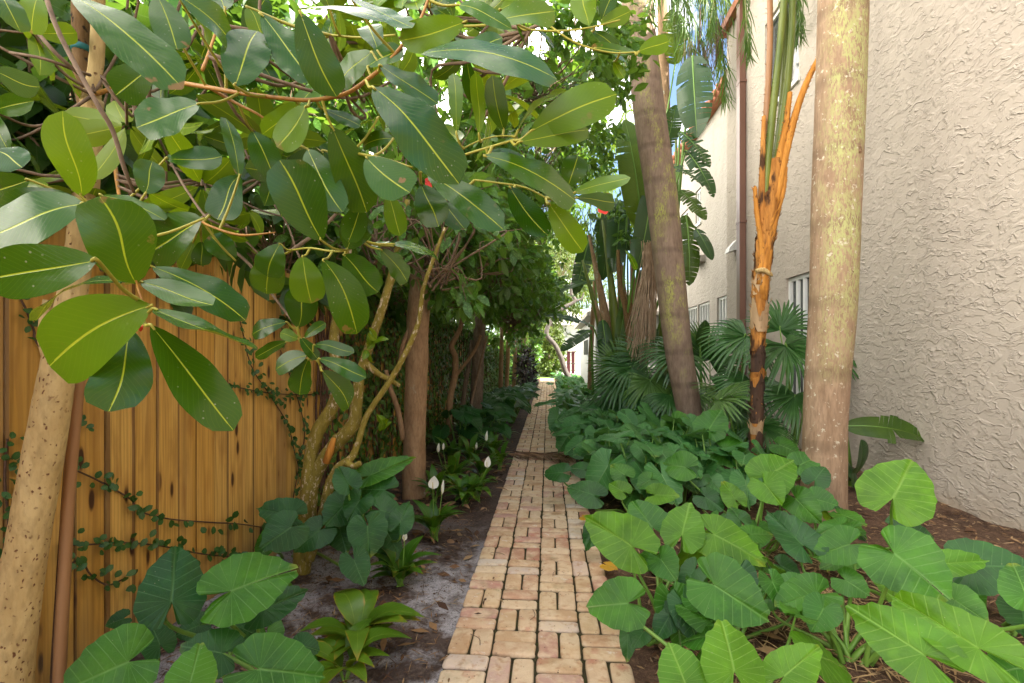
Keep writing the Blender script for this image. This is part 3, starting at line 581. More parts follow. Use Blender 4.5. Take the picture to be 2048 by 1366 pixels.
def px(pts, d=None):
    return [at(p[0], p[1], p[2] if len(p) > 2 else d) for p in pts]
def tree(name, label, cat, base, trunks, crowns, bark_m, leaf_m, L=.14, W=.45, per=14, group=None, tp=T_SMALL, ntw=40, tw=.25, droop=.5, root=None, twm='twig'):
    t = thing(name, base, label, cat, group)
    if trunks:
        tm = MB()
        for pts, rad, seg in trunks: tm.tube(pts, rad, seg, 5, .06)
        tm.build('trunk', M[bark_m], t)
    if crowns:
        cm = MB(); wm = MB()
        for c, r, n in crowns:
            C, o = crown(cm, c, r, n, per, L, W, tw, droop, tp)
            rt = np.array(c) - [0, 0, r[2] * .8] if root is None else np.array(root)
            twigs(wm, rt, C, o, tw, .004, ntw)
        wm.build('branch', M[twm], t); cm.build('crown', M[leaf_m], t)
    return t
def stem(pts, d, wpx, seg=10):
    """trunk from picture points at one distance; widths in pixels"""
    P = px(pts, d); return (P, [q * d / FPX / 2 * offax(p[0]) for p, q in zip(pts, wpx)], seg)

# crooked tree and sunlit greenery at the far end
P = px([(1146, 764), (1132, 745), (1122, 715), (1110, 690), (1093, 668), (1103, 640), (1125, 617), (1150, 602), (1142, 585), (1147, 555), (1150, 520)], 25)
tree('crooked_tree', 'tree with a crooked bare grey trunk bending over the far end of the path', 'tree', tuple(P[0] * [1, 1, 0]),
     [(P, [.17, .14, .13, .12, .12, .1, .095, .09, .08, .07, .05], 8), (px([(1150, 602), (1162, 598), (1168, 585)], 25), [.08, .05, .03], 6)],
     [((at(1125, 520, 27)), (1.6, 1.6, 1.1), 120)], 'bark_stone', 'sunny', .22, .25, 12, ntw=20, droop=1.2, tw=.5)
far = [(1098, 700, 31, (.9, 1.2, 1.7), 'clipped lime green shrub at the far end of the path beside the lawn'), (1068, 690, 34, (1.2, 1.4, 2.2), 'tall lime green shrub closing the view behind the hedge'),
       (1112, 705, 47, (2.0, 1.6, 2.6), 'pale green bush across the far driveway')]
for u, v, d, r, lab in far:
    c = at(u, v, d); c[2] = r[2] * .82
    tree('shrub', lab, 'shrub', (c[0], c[1], 0), [([c * [1, 1, 0], c], [.08, .04], 6)], [(c, r, 600)], 'bark_rough', 'sunny', .2, .5, 9, ntw=10)
bg_tr = [(1100, 560, 36, (3.0, 2.5, 3.6), 700, 'feathery yellow green tree rising above the far driveway'), (1035, 560, 42, (4, 3, 4.5), 800, 'big lime green tree behind the end of the hedge'), (1190, 600, 56, (4, 3, 4), 260, 'broad green tree behind the white bungalow'),
         (960, 560, 50, (6, 4, 5), 300, 'wide green tree far behind the wooden fence')]
for u, v, d, r, n, lab in bg_tr:
    c = at(u, v, d); g = c * [1, 1, 0]
    tree('tree', lab, 'tree', tuple(g), [([g, (c + g) / 2, c], [.3, .22, .1], 8)], [(c, r, n)], 'bark_rough', 'sunny', .42, .3, 12, ntw=25, droop=1., tw=.8)

# ------------------------------------------------------------------ hedge trees along the fence
hedge_spec = [
 ('tree with a thick straight brown trunk against the fence behind the white flowers', -1.24, 4.35, [stem([(829, 1030), (828, 900), (832, 780), (836, 640), (842, 500)], 4.4, [52, 46, 46, 46, 40], 14),
    stem([(806, 880), (796, 820), (780, 775), (772, 740)], 4.35, [12, 12, 11, 9], 7), stem([(798, 740), (806, 690), (824, 640), (830, 560)], 4.35, [10, 10, 9, 7], 7)], 'bark_brown'),
 ('thin tree with a twisting brown trunk by the overgrown fence', -1.35, 7.0, [stem([(897, 878), (900, 800), (909, 755), (911, 717), (903, 693), (914, 670), (924, 640), (926, 560)], 7.2, [14, 13, 13, 12, 12, 10, 9, 7], 8), stem([(911, 752), (930, 728), (950, 700), (962, 670)], 7.2, [8, 7, 7, 6], 6)], 'bark_brown'),
 ('tree with rough grey bark and a straight trunk by the overgrown fence', -1.05, 7.9, [stem([(946, 868), (953, 790), (957, 700), (962, 600), (965, 500)], 8, [30, 25, 24, 23, 18], 12), stem([(922, 850), (929, 782), (938, 728), (944, 680)], 8, [11, 10, 9, 8], 7)], 'bark_rough'),
 ('slim brown tree in the hedge row, first of three close straight trunks', -1.25, 13, [stem([(1000, 800), (1002, 740), (1004, 660), (1008, 560)], 13, [10, 9, 8, 7], 7)], 'bark_brown'),
 ('slim brown tree in the hedge row, middle of three close straight trunks', -1.15, 15, [stem([(1012, 792), (1015, 740), (1017, 660), (1018, 600)], 15, [9, 8, 8, 7], 7)], 'bark_brown'),
 ('slim brown tree in the hedge row, last of three close straight trunks', -1.1, 17.5, [stem([(1027, 785), (1029, 740), (1032, 660), (1034, 600)], 17, [8, 8, 7, 6], 7)], 'bark_brown')]
hedge_crowns = [
 [((-1.05, 4.3, 3.25), (.95, 1.1, 1.35), 150), ((-.75, 4.7, 2.65), (.6, .9, .7), 100), ((-.1, 5.2, 4.6), (1.1, 1.3, .7), 170)],
 [((-1.2, 6.4, 3.0), (.85, 1.1, 1.2), 110), ((-.7, 6.6, 2.65), (.6, .9, .7), 90), ((-.1, 7.2, 4.7), (1.1, 1.2, .9), 220)],
 [((-1.1, 8.6, 3.1), (.9, 1.2, 1.3), 110), ((-.55, 8.8, 2.5), (.6, 1., .8), 90), ((-.05, 9.6, 5.3), (1.3, 1.2, 1.2), 230)],
 [((-1.0, 11, 3.2), (1.0, 1.5, 1.5), 120), ((-.3, 11.6, 3.0), (.7, 1.3, .8), 100), ((-.1, 12, 5.4), (1.2, 1.5, 1.6), 150)],
 [((-.9, 14, 3.2), (1.0, 1.7, 1.6), 120), ((-.2, 15, 3.3), (.7, 1.4, .8), 80)],
 [((-.9, 18, 2.9), (.9, 2.4, 1.8), 170)]]
for i, ((lab, x, y, tr, bk), cr) in enumerate(zip(hedge_spec, hedge_crowns)):
    tree('hedge_tree', lab, 'tree', (x, y, 0), tr, cr, bk, 'hedge', .15 if y < 9 else .19, .46, 15, 'trees in the hedge row', ntw=60)
c = (-1.2, 23, 1.5); tree('hedge_shrub', 'dense dark shrub filling the foot of the hedge near its far end', 'shrub', (-1.2, 23, 0), [([(-1.2, 23, 0), (-1.2, 23, 1.6)], [.06, .03], 6)], [(c, (.8, 4.5, 1.7), 330)], 'bark_brown', 'hedge', .2, .45, 12, ntw=10)
br = thing('burgundy_shrub', (-.85, 17.6, 0), 'small shrub of dark burgundy strap leaves at the foot of the slim trunks', 'shrub')
bm = MB(); n = 420; P0 = ellipsoid_pts(n, (-.75, 17.6, .75), (.4, 1.3, .85), .2); A = unit(rdir(n) + [0, -.2, .5]); batch(bm, P0, A, rdir(n) + [0, 0, .8], rng.uniform(.25, .45, n), .05, T_BLADE); bm.build('foliage', M['bromeliad'], br)
bs = MB(); bs.tube([(-.85, 17.6, -.03), (-.8, 17.6, .8)], .03, 6, 1); bs.build('stem', M['bark_brown'], br)
# trees behind the fence
back = [('dense dark tree behind the bare cedar boards', -2.75, 2.3, (1.0, 1.3, 1.7), 3.0, 260), ('leafy tree behind the fence, beyond the speckled trunk', -2.8, 4.3, (1.1, 1.4, 1.8), 3.1, 300), ('tall dark tree behind the overgrown fence', -2.9, 6.6, (1.3, 1.6, 2.2), 3.5, 300),
        ('rounded tree crown showing over the middle of the overgrown fence', -2.9, 9.4, (1.3, 1.8, 2.4), 3.8, 260), ('high crowned tree behind the far half of the fence', -3.2, 13, (1.6, 2.6, 3.), 3.9, 260), ('bushy low tree pressed against the back of the fence past the lichen stems', -2.5, 7.6, (.7, 2.6, 1.3), 2.1, 220), ('bushy low tree pressed against the back of the fence near its far end', -2.5, 14, (.7, 4., 1.6), 2.2, 220), ('tall leafy tree high above the overgrown fence, deep in the neighbouring garden', -4.6, 9, (1.8, 2.6, 2.2), 5.6, 240), ('tall leafy tree high over the bare cedar boards, deep in the neighbouring garden', -4.6, 4.6, (1.7, 2.2, 1.9), 4.6, 240)]
for lab, x, y, r, z, n in back:
    g = np.array([x, y, 0.]); c = np.array([x, y, z])
    ex = {2.3: [((-1.85, 1.9, 2.15), (.38, .95, .42), 60), ((-1.8, 1.35, 2.35), (.3, .6, .5), 30)], 4.3: [((-1.85, 3.3, 2.1), (.38, 1.0, .42), 60)], 6.6: [((-1.85, 5.5, 2.2), (.38, 1.2, .45), 45)]}.get(y, [])
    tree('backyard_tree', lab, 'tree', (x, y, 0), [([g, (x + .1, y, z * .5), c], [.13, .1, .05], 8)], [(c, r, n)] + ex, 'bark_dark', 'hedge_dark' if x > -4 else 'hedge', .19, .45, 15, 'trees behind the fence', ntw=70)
q = at(30, 300, 2.3); g = q * [1, 1, 0]
t = thing('grey_trunk_tree', tuple(g), 'thick mottled grey trunk standing behind the fence at the edge of the view', 'tree'); m = MB(); m.tube([g, q + [0, 0, -.3], q + [-.03, 0, .6], q + [-.06, 0, 2.6]], [.13, .115, .11, .1], 16, 6, .03); m.build('trunk', M['bark_grey'], t)
cm = MB(); C, o = crown(cm, q + [-.1, .2, 3.4], (1.2, 1.2, .8), 70, 14, .2, .42); cm.build('crown', M['hedge_dark'], t)

# the lichen-covered multi-stem tree
D = 2.92
ms = tree('mossy_multistem_tree', 'mossy tree with several lichen-flecked stems leaning from one base in front of the fence', 'tree', tuple(gnd(605, 1165) * [1, 1, 0]),
 [stem([(596, 1185), (604, 1120), (613, 1040), (619, 975), (623, 905), (640, 854), (664, 815), (676, 766), (668, 690), (673, 635), (690, 560), (700, 470)], D, [44, 39, 37, 38, 28, 29, 27, 24, 21, 19, 16, 13], 14),
  stem([(620, 990), (634, 942), (664, 895), (705, 852), (713, 807), (720, 749), (731, 715), (745, 673), (760, 630), (785, 546), (802, 470), (815, 400)], D, [30, 28, 28, 29, 24, 21, 20, 19, 18, 16, 13, 11], 14),
  stem([(618, 1120), (640, 1050), (651, 1010), (660, 968), (678, 936), (703, 915), (717, 883), (734, 831), (781, 760), (816, 696), (837, 643), (846, 580), (866, 520), (890, 455)], D - .06, [22, 23, 22, 22, 22, 16, 13, 12, 12, 11, 10, 9, 8, 6], 12),
  stem([(690, 924), (706, 932), (722, 926)], D - .08, [16, 13, 11], 8), stem([(728, 722), (752, 744), (776, 758), (800, 772)], D, [14, 13, 11, 8], 8), stem([(660, 900), (668, 878), (671, 870)], D - .05, [13, 12, 8], 7)],
 [(at(760, 420, 3.2), (.65, .5, .45), 34), (at(880, 470, 3.3), (.4, .5, .4), 24)], 'bark_moss', 'hedge', .12, .45, 12, ntw=30)
m = MB(); P = px([(652, 926), (660, 902), (668, 876)], D - .075); m.tube(P, [.02, .022, .012], 6, 1); m.build('broken_branch', M['petiole_orange'], ms)
m = MB(); n = 26
for q in ((740, 690), (752, 680), (772, 850), (760, 862), (735, 700)):
    b0 = at(*q, D - .1); k = 3; batch(m, np.tile(b0, (k, 1)), unit(rng.normal(size=(k, 3)) + [.3, -.3, .8]), rng.normal(size=(k, 3)) + [0, -1, .5], .085, .04, T_MID)
m.build('bright_foliage', M['clusia_bright'], ms)
pole = thing('leaning_pole', tuple(gnd(926, 880)), 'pale slim dead stick leaning across the hedge trunks', 'stick'); m = MB(); m.tube(px([(928, 882), (948, 780), (974, 672)], 6.9), .017, 6, 2); m.build('shaft', M['twig'], pole)

# creeping fig: a mass over the further fence, and traced runners on the bare boards
fg = MB(); n = 26000
yy = 3.3 + 20 * rng.random(n) ** 1.7; zz = rng.random(n) * 1.95; xx = FX + .005 + rng.random(n) ** 2 * .06
P0 = np.stack([xx, yy, zz], 1); keep = (np.sin(yy * 9 + np.sin(zz * 5) * 1.4) + np.sin(zz * 3 + yy * 2) * .7 + rng.normal(size=n) * .7 > -1.05) & (yy > 3.3 + 1.0 * rng.random(n) + .25 * zz); P0 = P0[keep]; n = len(P0)
A = unit(np.stack([rng.random(n) * .3, rng.normal(size=n), rng.normal(size=n) - .3], 1)); N = unit(np.stack([np.ones(n), rng.normal(size=n) * .5, rng.normal(size=n) * .5 + .3], 1))
batch(fg, P0, A, N, rng.uniform(.025, .06, n) * (1 + yy[keep] * .05), rng.uniform(.022, .045, n) * (1 + yy[keep] * .05), T_ROUND)
ivy = thing('creeping_fig', (FX, 9, 0), 'thick mat of creeping fig covering the further half of the wooden fence', 'creeper'); ivy['kind'] = 'stuff'
o = fg.build('foliage', M['fig'], ivy); o['kind'] = 'stuff'
vs_ = MB()
for k in range(150):
    y = 3.5 + 18 * rng.random() ** 1.5; z0 = 0; pts = []
    for z in np.linspace(-.02, 1.75 + rng.random() * .2, 7): pts.append((FX + .012 + rng.random() * .02, y + rng.normal() * .05, z))
    vs_.tube(pts, rng.uniform(.004, .011), 5, 2, cap=False)
vs_.build('stem', M['vine_stem'], ivy)

runners = [
 ('creeper runner sloping down across the boards above two others to the tree foot', [(140, 935), (200, 965), (262, 1000), (280, 1022), (345, 1040), (420, 1045), (480, 1050), (540, 1058)], 22, 34),
 ('level creeper runner crossing the boards behind the big dark leaf', [(118, 1092), (170, 1090), (240, 1086), (320, 1090), (400, 1110), (470, 1112)], 30, 34),
 ('sagging creeper runner low on the boards beside the brown pole', [(128, 1130), (160, 1124), (185, 1150), (215, 1168), (250, 1160)], 12, 36),
 ('long creeper hanging from the leaf canopy down the boards to the mossy tree', [(410, 560), (470, 620), (500, 730), (540, 790), (575, 850), (590, 900), (604, 960)], 46, 24),
 ('short creeper trailing level between the hanging creeper and the mossy tree', [(450, 770), (520, 785), (580, 790), (640, 788), (700, 780)], 34, 22),
 ('creeper hanging straight down the boards left of the brown pole', [(10, 880), (8, 960), (12, 1050), (6, 1130), (14, 1200)], 22, 36),
 ('creeper with dark round leaves dropping from under the glossy leaves', [(30, 590), (50, 620), (68, 660), (74, 690), (150, 800), (160, 850)], 14, 30),
 ('thin creeper climbing the boards just behind the mossy tree', [(560, 700), (590, 780), (610, 860), (598, 930), (585, 1010)], 30, 22)]
for lab, pts, n, lp in runners:
    P = np.array([wallat(u, v, FX + .012) for u, v in pts]); t = thing('creeper', tuple(P[0]), lab, 'creeper', 'creeper runners on the fence')
    m = MB(); m.tube(P + rng.normal(size=P.shape) * .003, .0035, 5, 5, cap=False); m.build('stem', M['vine_stem'], t)
    seg = np.linspace(0, len(P) - 1.001, n); lm = MB()
    for s_ in seg:
        i = int(s_); b0 = P[i] * (1 - s_ + i) + P[i + 1] * (s_ - i); d = (b0 - CAM) @ F3; Lr = lp * .54 * d / FPX
        k = rng.integers(1, 5); off = np.stack([np.full(k, .012), rng.normal(size=k) * .02, rng.normal(size=k) * .02], 1)
        A = unit(np.stack([np.full(k, .35), rng.normal(size=k), rng.normal(size=k)], 1)); batch(lm, b0 + off, A, np.array([[1, -.3, .5]]) + rng.normal(size=(k, 3)) * .3, Lr * rng.uniform(.7, 1.1, k), Lr * .62, T_ROUND)
    lm.build('foliage', M['vine'], t)

# ------------------------------------------------------------------ the glossy-leaved tree over the fence
DT = 1.42
gt = thing('glossy_leaf_tree', tuple(gnd(5, 1590) * [1, 1, 0]), 'speckled yellow tree by the fence whose large glossy oval leaves reach across the view', 'tree')
tm = MB(); tk = [(2, 1660), (12, 1400), (28, 1250), (60, 1060), (80, 950), (106, 800), (118, 720), (150, 560), (168, 420), (180, 280), (184, 200)]
tm.tube(px(tk, DT), [q * DT / FPX / 2 * offax(p[0]) for p, q in zip(tk, (124, 118, 108, 94, 92, 84, 74, 62, 58, 54, 50))], 20, 6, .025)
tm.tube(px([(182, 215), (190, 150), (195, 90), (197, -60), (200, -250)], DT), [q * DT / FPX / 2 * .77 for q in (42, 34, 32, 30, 26)], 12, 5, .03)
tm.tube(px([(120, 735), (96, 690), (92, 640), (96, 600)], DT), [.03, .022, .017, .012], 9, 4, .04)
tm.build('trunk', M['bark_spotted'], gt)
tf = MB(); tf.tube(px([(178, 225), (166, 150), (163, 60), (158, -80), (150, -260)], DT + .04), [q * DT / FPX / 2 * .77 for q in (46, 44, 42, 40, 36)], 12, 5, .04); tf.build('fork', M['bark_dark'], gt)
tp_ = MB(); P = px([(165, 92), (164, 104)], DT + .04); tp_.tube(P, .0262, 16, 1); tp_.build('tie_tape', M['tape'], gt)
# branches: picture points with distance
br_o = [([(186, 190, 1.4), (250, 170, 1.25), (310, 160, 1.0), (400, 172, .92), (480, 186, .88), (560, 196, .86), (620, 200, .86), (690, 188, .86), (740, 155, .86), (775, 125, .86), (805, 90, .87), (840, 40, .9), (870, -40, .95)], [9, 9, 9, 9, 9, 8, 8, 8, 8, 8, 7, 6, 5]),
        ([(410, 170, .92), (470, 205, .93), (515, 228, .93), (560, 260, .95)], [7, 6, 5, 4]), ([(400, 440, 1.05), (420, 452, 1.0), (480, 470, .98), (550, 465, .97)], [5, 5, 5, 3]), ([(405, 140, 1.), (420, 100, 1.05), (440, 40, 1.1)], [7, 6, 5]),
        ([(230, 330, 1.35), (240, 400, 1.1), (262, 480, .8), (272, 560, .66), (285, 605, .64), (283, 640, .64)], [8, 6, 5, 4, 4, 3])]
br_y = [([(690, 300, .95), (720, 308, .92), (770, 318, .9), (825, 335, .88)], [6, 6, 5, 4]), ([(840, 345, .9), (905, 318, .86), (960, 300, .84), (1035, 278, .82)], [4, 5, 5, 5]), ([(905, 310, .86), (950, 285, .86), (990, 273, .85), (1030, 272, .84)], [3, 3, 3, 3]),
        ([(585, 500, 1.1), (620, 496, 1.05), (660, 502, 1.03), (692, 500, 1.03), (720, 470, 1.03)], [4, 4, 4, 4, 3]), ([(950, 360, .95), (990, 365, .94), (1050, 375, .93), (1100, 400, .92)], [4, 4, 4, 3]), ([(1060, 60, 1.1), (1120, 62, 1.1), (1180, 55, 1.1), (1240, 40, 1.1)], [4, 4, 3, 3]),
        ([(1090, 45, 1.1), (1150, 85, 1.1), (1220, 105, 1.1), (1280, 104, 1.1)], [4, 4, 3, 3]), ([(590, 640, 1.2), (600, 675, 1.15), (620, 705, 1.12), (645, 735, 1.1)], [4, 4, 3, 3]), ([(660, 70, .95), (720, 75, .95), (790, 70, .92)], [4, 4, 4])]
br_d = [([(84, -30, .95), (120, 70, .93), (190, 200, .93), (225, 260, .95), (250, 340, .97), (268, 385, 1.0)], [9, 9, 9, 9, 8, 6]), ([(20, 105, 1.2), (90, 118, 1.2), (150, 140, 1.25), (180, 150, 1.3)], [6, 6, 6, 6]), ([(75, 65, 1.2), (110, 105, 1.2), (160, 150, 1.25)], [8, 8, 7]),
        ([(312, 265, 1.2), (350, 340, 1.15), (380, 390, 1.1), (420, 440, 1.05), (480, 460, 1.1)], [5, 5, 5, 5, 4]), ([(330, 260, 1.3), (332, 340, 1.3), (330, 420, 1.3)], [6, 6, 6]), ([(490, 300, 1.3), (520, 370, 1.3), (570, 440, 1.25), (595, 505, 1.2), (620, 560, 1.2)], [4, 4, 4, 4, 3]),
        ([(440, 480, 1.3), (500, 530, 1.3), (545, 590, 1.25), (590, 650, 1.2)], [6, 6, 5, 4]), ([(430, 430, 1.3), (500, 490, 1.3), (560, 560, 1.3)], [5, 4, 3]), ([(340, 330, 1.3), (440, 380, 1.3), (520, 420, 1.3), (600, 440, 1.3)], [4, 4, 4, 3]),
        ([(280, 300, 1.3), (300, 420, 1.3), (340, 500, 1.3)], [3, 3, 3]), ([(560, 350, 1.3), (610, 420, 1.3), (640, 490, 1.3)], [3, 3, 2])]
for lst, mt in ((br_o, 'twig_orange'), (br_y, 'twig_yellow'), (br_d, 'twig')):
    for pts, wd in lst:
        m = MB(); m.tube(px(pts), [q * p[2] / FPX / 2 for p, q in zip(pts, wd)], 7, 4, .04); m.build('branch', M[mt], gt)
# leaves traced one by one: base, tip, width (picture units), distance, how far the face turns up, kind
LV = '''272 568 203 394 122 .66 20 d;304 610 78 733 138 .62 22 b;260 657 212 816 108 .68 25 d;301 649 468 860 102 .6 52 d;306 617 511 684 74 .61 56 d;280 563 424 608 62 .7 35 d
304 533 492 640 72 .78 60 d;263 565 57 612 62 .7 55 d;195 521 -45 555 95 .5 15 d;170 408 -25 470 90 .72 40 d;164 394 126 222 86 .8 12 b;405 438 292 506 78 .85 30 d;200 390 328 432 52 .85 45 d;290 388 306 320 64 .95 15 d
140 -12 364 154 84 .62 42 d;315 -8 352 84 72 .8 30 d;355 -10 470 98 68 .75 42 d;470 172 513 45 94 .8 60 d;310 133 228 187 76 .9 20 d;400 207 264 239 80 .82 50 d;-15 140 80 172 74 .8 20 d;-12 -30 42 62 76 .5 65 d
76 -10 62 60 58 .9 12 b;-14 300 42 332 76 .75 20 d;330 318 441 303 42 1.05 40 d;478 355 452 235 38 1. 25 d;480 350 432 434 70 1.05 35 d;644 482 560 320 86 .88 28 d;612 212 553 294 66 .84 38 b;600 202 520 268 46 .88 20 b
505 262 547 350 54 1. 25 d;615 298 684 424 58 .95 35 d;664 253 740 426 75 .88 30 d;645 300 674 426 46 .95 20 d;600 25 673 192 70 .78 38 d;523 27 626 152 60 .85 42 d;560 113 634 160 40 .95 62 d;496 14 524 68 46 .9 35 b
595 20 772 36 46 .62 50 d;700 -6 826 36 50 .8 60 d;930 44 800 80 66 .78 8 b;756 103 735 40 46 .86 20 d;744 104 680 165 58 .86 30 d;735 134 801 89 36 .86 45 d;841 108 1116 148 40 .72 52 d;920 113 1003 68 46 .85 30 d
759 130 880 196 42 .82 50 d;746 174 918 366 96 .74 32 d;913 268 908 140 27 .84 10 b;958 271 952 144 26 .84 12 b;1007 260 987 150 44 .86 48 d;1036 261 1129 170 72 .84 66 d;1062 262 1235 186 74 .8 4 b;1038 284 1184 256 50 .78 8 b
968 311 1152 400 50 .78 46 d;978 304 1064 339 40 .84 48 d;855 349 1006 458 48 .86 48 d;732 314 818 381 72 .88 25 d;843 369 876 452 58 .95 30 d;886 403 930 456 40 .98 45 d;1019 373 1098 467 46 .9 42 d;1098 407 1168 503 50 .88 12 b
1135 376 1156 311 48 .92 40 d;1146 386 1262 352 30 .9 10 b;1152 396 1232 402 32 .94 25 d;1277 103 1338 82 36 1.1 6 b;1275 106 1182 92 22 1.1 20 d;1178 51 1165 -24 50 1.1 12 b;1200 48 1268 17 34 1.1 8 b;1204 41 1226 -14 30 1.12 30 d
965 51 1109 20 32 .9 42 b;917 10 1020 49 35 .92 30 d;1070 58 1108 100 42 1.1 55 d;1033 48 1058 92 18 1.1 50 d;1228 123 1248 155 20 1.15 12 b;1183 62 1241 99 22 1.12 40 d;1190 96 1258 124 22 1.12 50 d;756 236 680 271 60 .95 62 d
787 277 724 291 30 .95 30 d;650 219 719 247 22 .9 40 d;776 386 801 470 40 1.02 15 b;722 410 697 482 45 1. 15 d;694 499 724 427 60 1.02 22 d;605 512 624 606 64 1.04 25 b;646 519 720 667 70 .98 34 d;687 509 758 582 58 1.02 36 d
786 488 881 511 26 1.02 62 d;761 499 819 561 32 1.04 55 d;785 492 746 484 18 1.05 60 d;560 487 532 552 62 1.08 35 d;547 508 533 588 66 1.12 20 b;596 656 605 578 65 1.12 18 d;574 644 501 667 30 1.15 35 d;574 683 510 715 22 1.15 20 d
608 676 650 645 20 1.15 30 d;597 678 560 665 22 1.13 15 b;615 711 551 739 35 1.1 35 d;617 717 598 790 36 1.1 55 d;601 675 636 718 26 1.1 30 d;627 690 707 701 26 1.1 40 d;637 717 729 748 30 1.08 35 d;644 741 700 814 44 1.06 60 d
386 485 361 538 26 1.15 10 b;403 483 403 531 38 1.15 45 d;265 432 313 420 26 .9 30 d;1250 500 1275 540 1 1.2 20 d;860 15 930 -20 40 .95 30 d;172 412 -30 440 104 .8 15 d;60 360 -40 392 70 .9 10 d;20 480 -60 520 60 1.0 20 d;250 470 330 500 60 1.0 10 d;470 520 420 470 60 1.1 15 d;1000 20 1060 -10 34 1. 20 b;450 20 430 -40 50 .85 30 d;660 20 640 -40 40 .9 50 d'''
TPL = [template(12, 6, .66, .40, b, f, dr) for b, f, dr in ((.03, .06, .06), (.06, .12, .08), (-.02, .03, .04), (.05, -.08, .03))]
ld, lb, pt, wt = MB(), MB(), MB(), MB()
allbr = np.vstack([np.array(px(p)) for p, _ in br_o + br_y])
dense = []
for p, _ in br_o + br_y:
    P = np.array(px(p))
    for a, b in zip(P[:-1], P[1:]): dense += [a + (b - a) * k / 6 for k in range(6)]
dense = np.array(dense)
def gleaf(bu, bv, tu, tv, wpx, d, up, kind):
    d2 = d + rng.uniform(-.06, .09) * min(1, math.hypot(bu - tu, bv - tv) / 150); P0, P1 = at(bu, bv, d), at(tu, tv, d2); A = unit(P1 - P0); toc = unit(CAM - P0)
    N = toc * math.cos(R(up)) + UP * math.sin(R(up)) + R3 * rng.normal() * .12; Sd = unit(np.cross(A, N))
    k = np.linalg.norm(proj(P0 + Sd * .02) - proj(P0 - Sd * .02)) / .04; L = np.linalg.norm(P1 - P0)
    W = min(max(wpx * 1.1 / max(k, 1), .2 * L), .8 * L)
    tp = template(14, 6, .66 + rng.normal() * .05, .40 + rng.normal() * .05, rng.uniform(-.03, .09), rng.uniform(-.06, .16), rng.uniform(0, .14))
    tp['H'] = tp['H'] + tp['S'] ** 2 * rng.uniform(.0, .035) * np.sin(tp['T'] * rng.uniform(9, 17) + rng.random() * 6 + np.sign(tp['S']) * rng.random()) + tp['S'] * rng.normal() * .06 * tp['T']; tp['S'] = tp['S'] + rng.normal() * .10 * np.sin(tp['T'] * 3.14) + rng.normal() * .05 * np.sin(tp['T'] * 6.28)
    batch(lb if kind == 'b' else ld, P0, A, N, L, W, tp)
    j = np.linalg.norm(dense - P0, axis=1).argmin()
    if .006 < np.linalg.norm(dense[j] - P0) < .16:
        e = dense[j]; pt.tube([e, (e + P0) / 2 - UP * .006, P0, P0 + A * L * .05], [.0028, .0024, .0021, .0015], 6, 4, cap=False)
for row in LV.replace('\n', ';').split(';'):
    a = row.split(); gleaf(*[float(q) for q in a[:7]], a[7])
# further whorls of the same tree, behind the traced ones
for k in range(52):
    u, v = rng.uniform(-60, 1000), rng.uniform(-140, 430)
    if u > 640: v = rng.uniform(-140, 250)
    d = rng.uniform(1.15, 1.5); c = at(u, v, d)
    if c[0] < FX + .1: continue
    n = rng.integers(4, 8); ax = unit(rng.normal(size=3) + [.4, -.2, .3]); a0 = rng.random() * 6
    e1 = unit(np.cross(ax, [0, 0, 1.])); e2 = np.cross(ax, e1)
    an = a0 + np.arange(n) * 2.4; A = unit(np.outer(np.cos(an), e1) + np.outer(np.sin(an), e2) + ax * .45 - UP * .25)
    batch(ld if rng.random() < .75 else lb, c + A * .01, A, ax + rng.normal(size=(n, 3)) * .25, rng.uniform(.09, .16, n), rng.uniform(.042, .062, n), template(8, 4, .72, .5, .05, .15, .1))
    e = dense[np.linalg.norm(dense - (c - ax * .2), axis=1).argmin()]; tw_ = c - ax * .12; wt.tube([e, (e + tw_) / 2 - UP * .03 + rng.normal(size=3) * .02, tw_, c], [.0045, .004, .0035, .003], 6, 4)
ld.build('crown', M['clusia'], gt); lb.build('bright_foliage', M['clusia_bright'], gt); pt.build('petiole', M['twig_yellow'], gt); wt.build('bare_twig', M['twig'], gt)  # bright leaves carry painted backlight; stalk and twig parts are bare stems
m = MB()
for q in ((283, 648),): batch(m, at(*q, .66), [[.1, -.2, -1]], [[0, -1, .2]], .011, .007, T_ROUND)
m.build('bud', M['red'], gt)
bp = thing('brown_pole', tuple(gnd(110, 1560)), 'split brown pole leaning upright against the fence beside the speckled trunk', 'pole')
m = MB(); m.tube(px([(112, 1560, 1.5), (118, 1366, 1.5), (134, 1050, 1.5), (147, 870, 1.51), (160, 740, 1.52)]), .0165, 10, 4, .04); m.build('shaft', M['bamboo'], bp)
m = MB(); m.tube(px([(96, 1560, 1.51), (104, 1366, 1.51), (124, 1050, 1.51), (138, 870, 1.52), (151, 760, 1.53)]), .006, 8, 4, .06); m.build('splinter', M['vine_stem'], bp)

# ------------------------------------------------------------------ elephant ears
half = np.array([(1, 0), (.965, .05), (.9, .125), (.8, .22), (.66, .32), (.5, .405), (.32, .465), (.14, .5), (-.04, .5), (-.2, .46), (-.33, .385), (-.42, .285), (-.445, .19), (-.40, .115), (-.28, .07), (-.12, .03), (-.02, .008)])
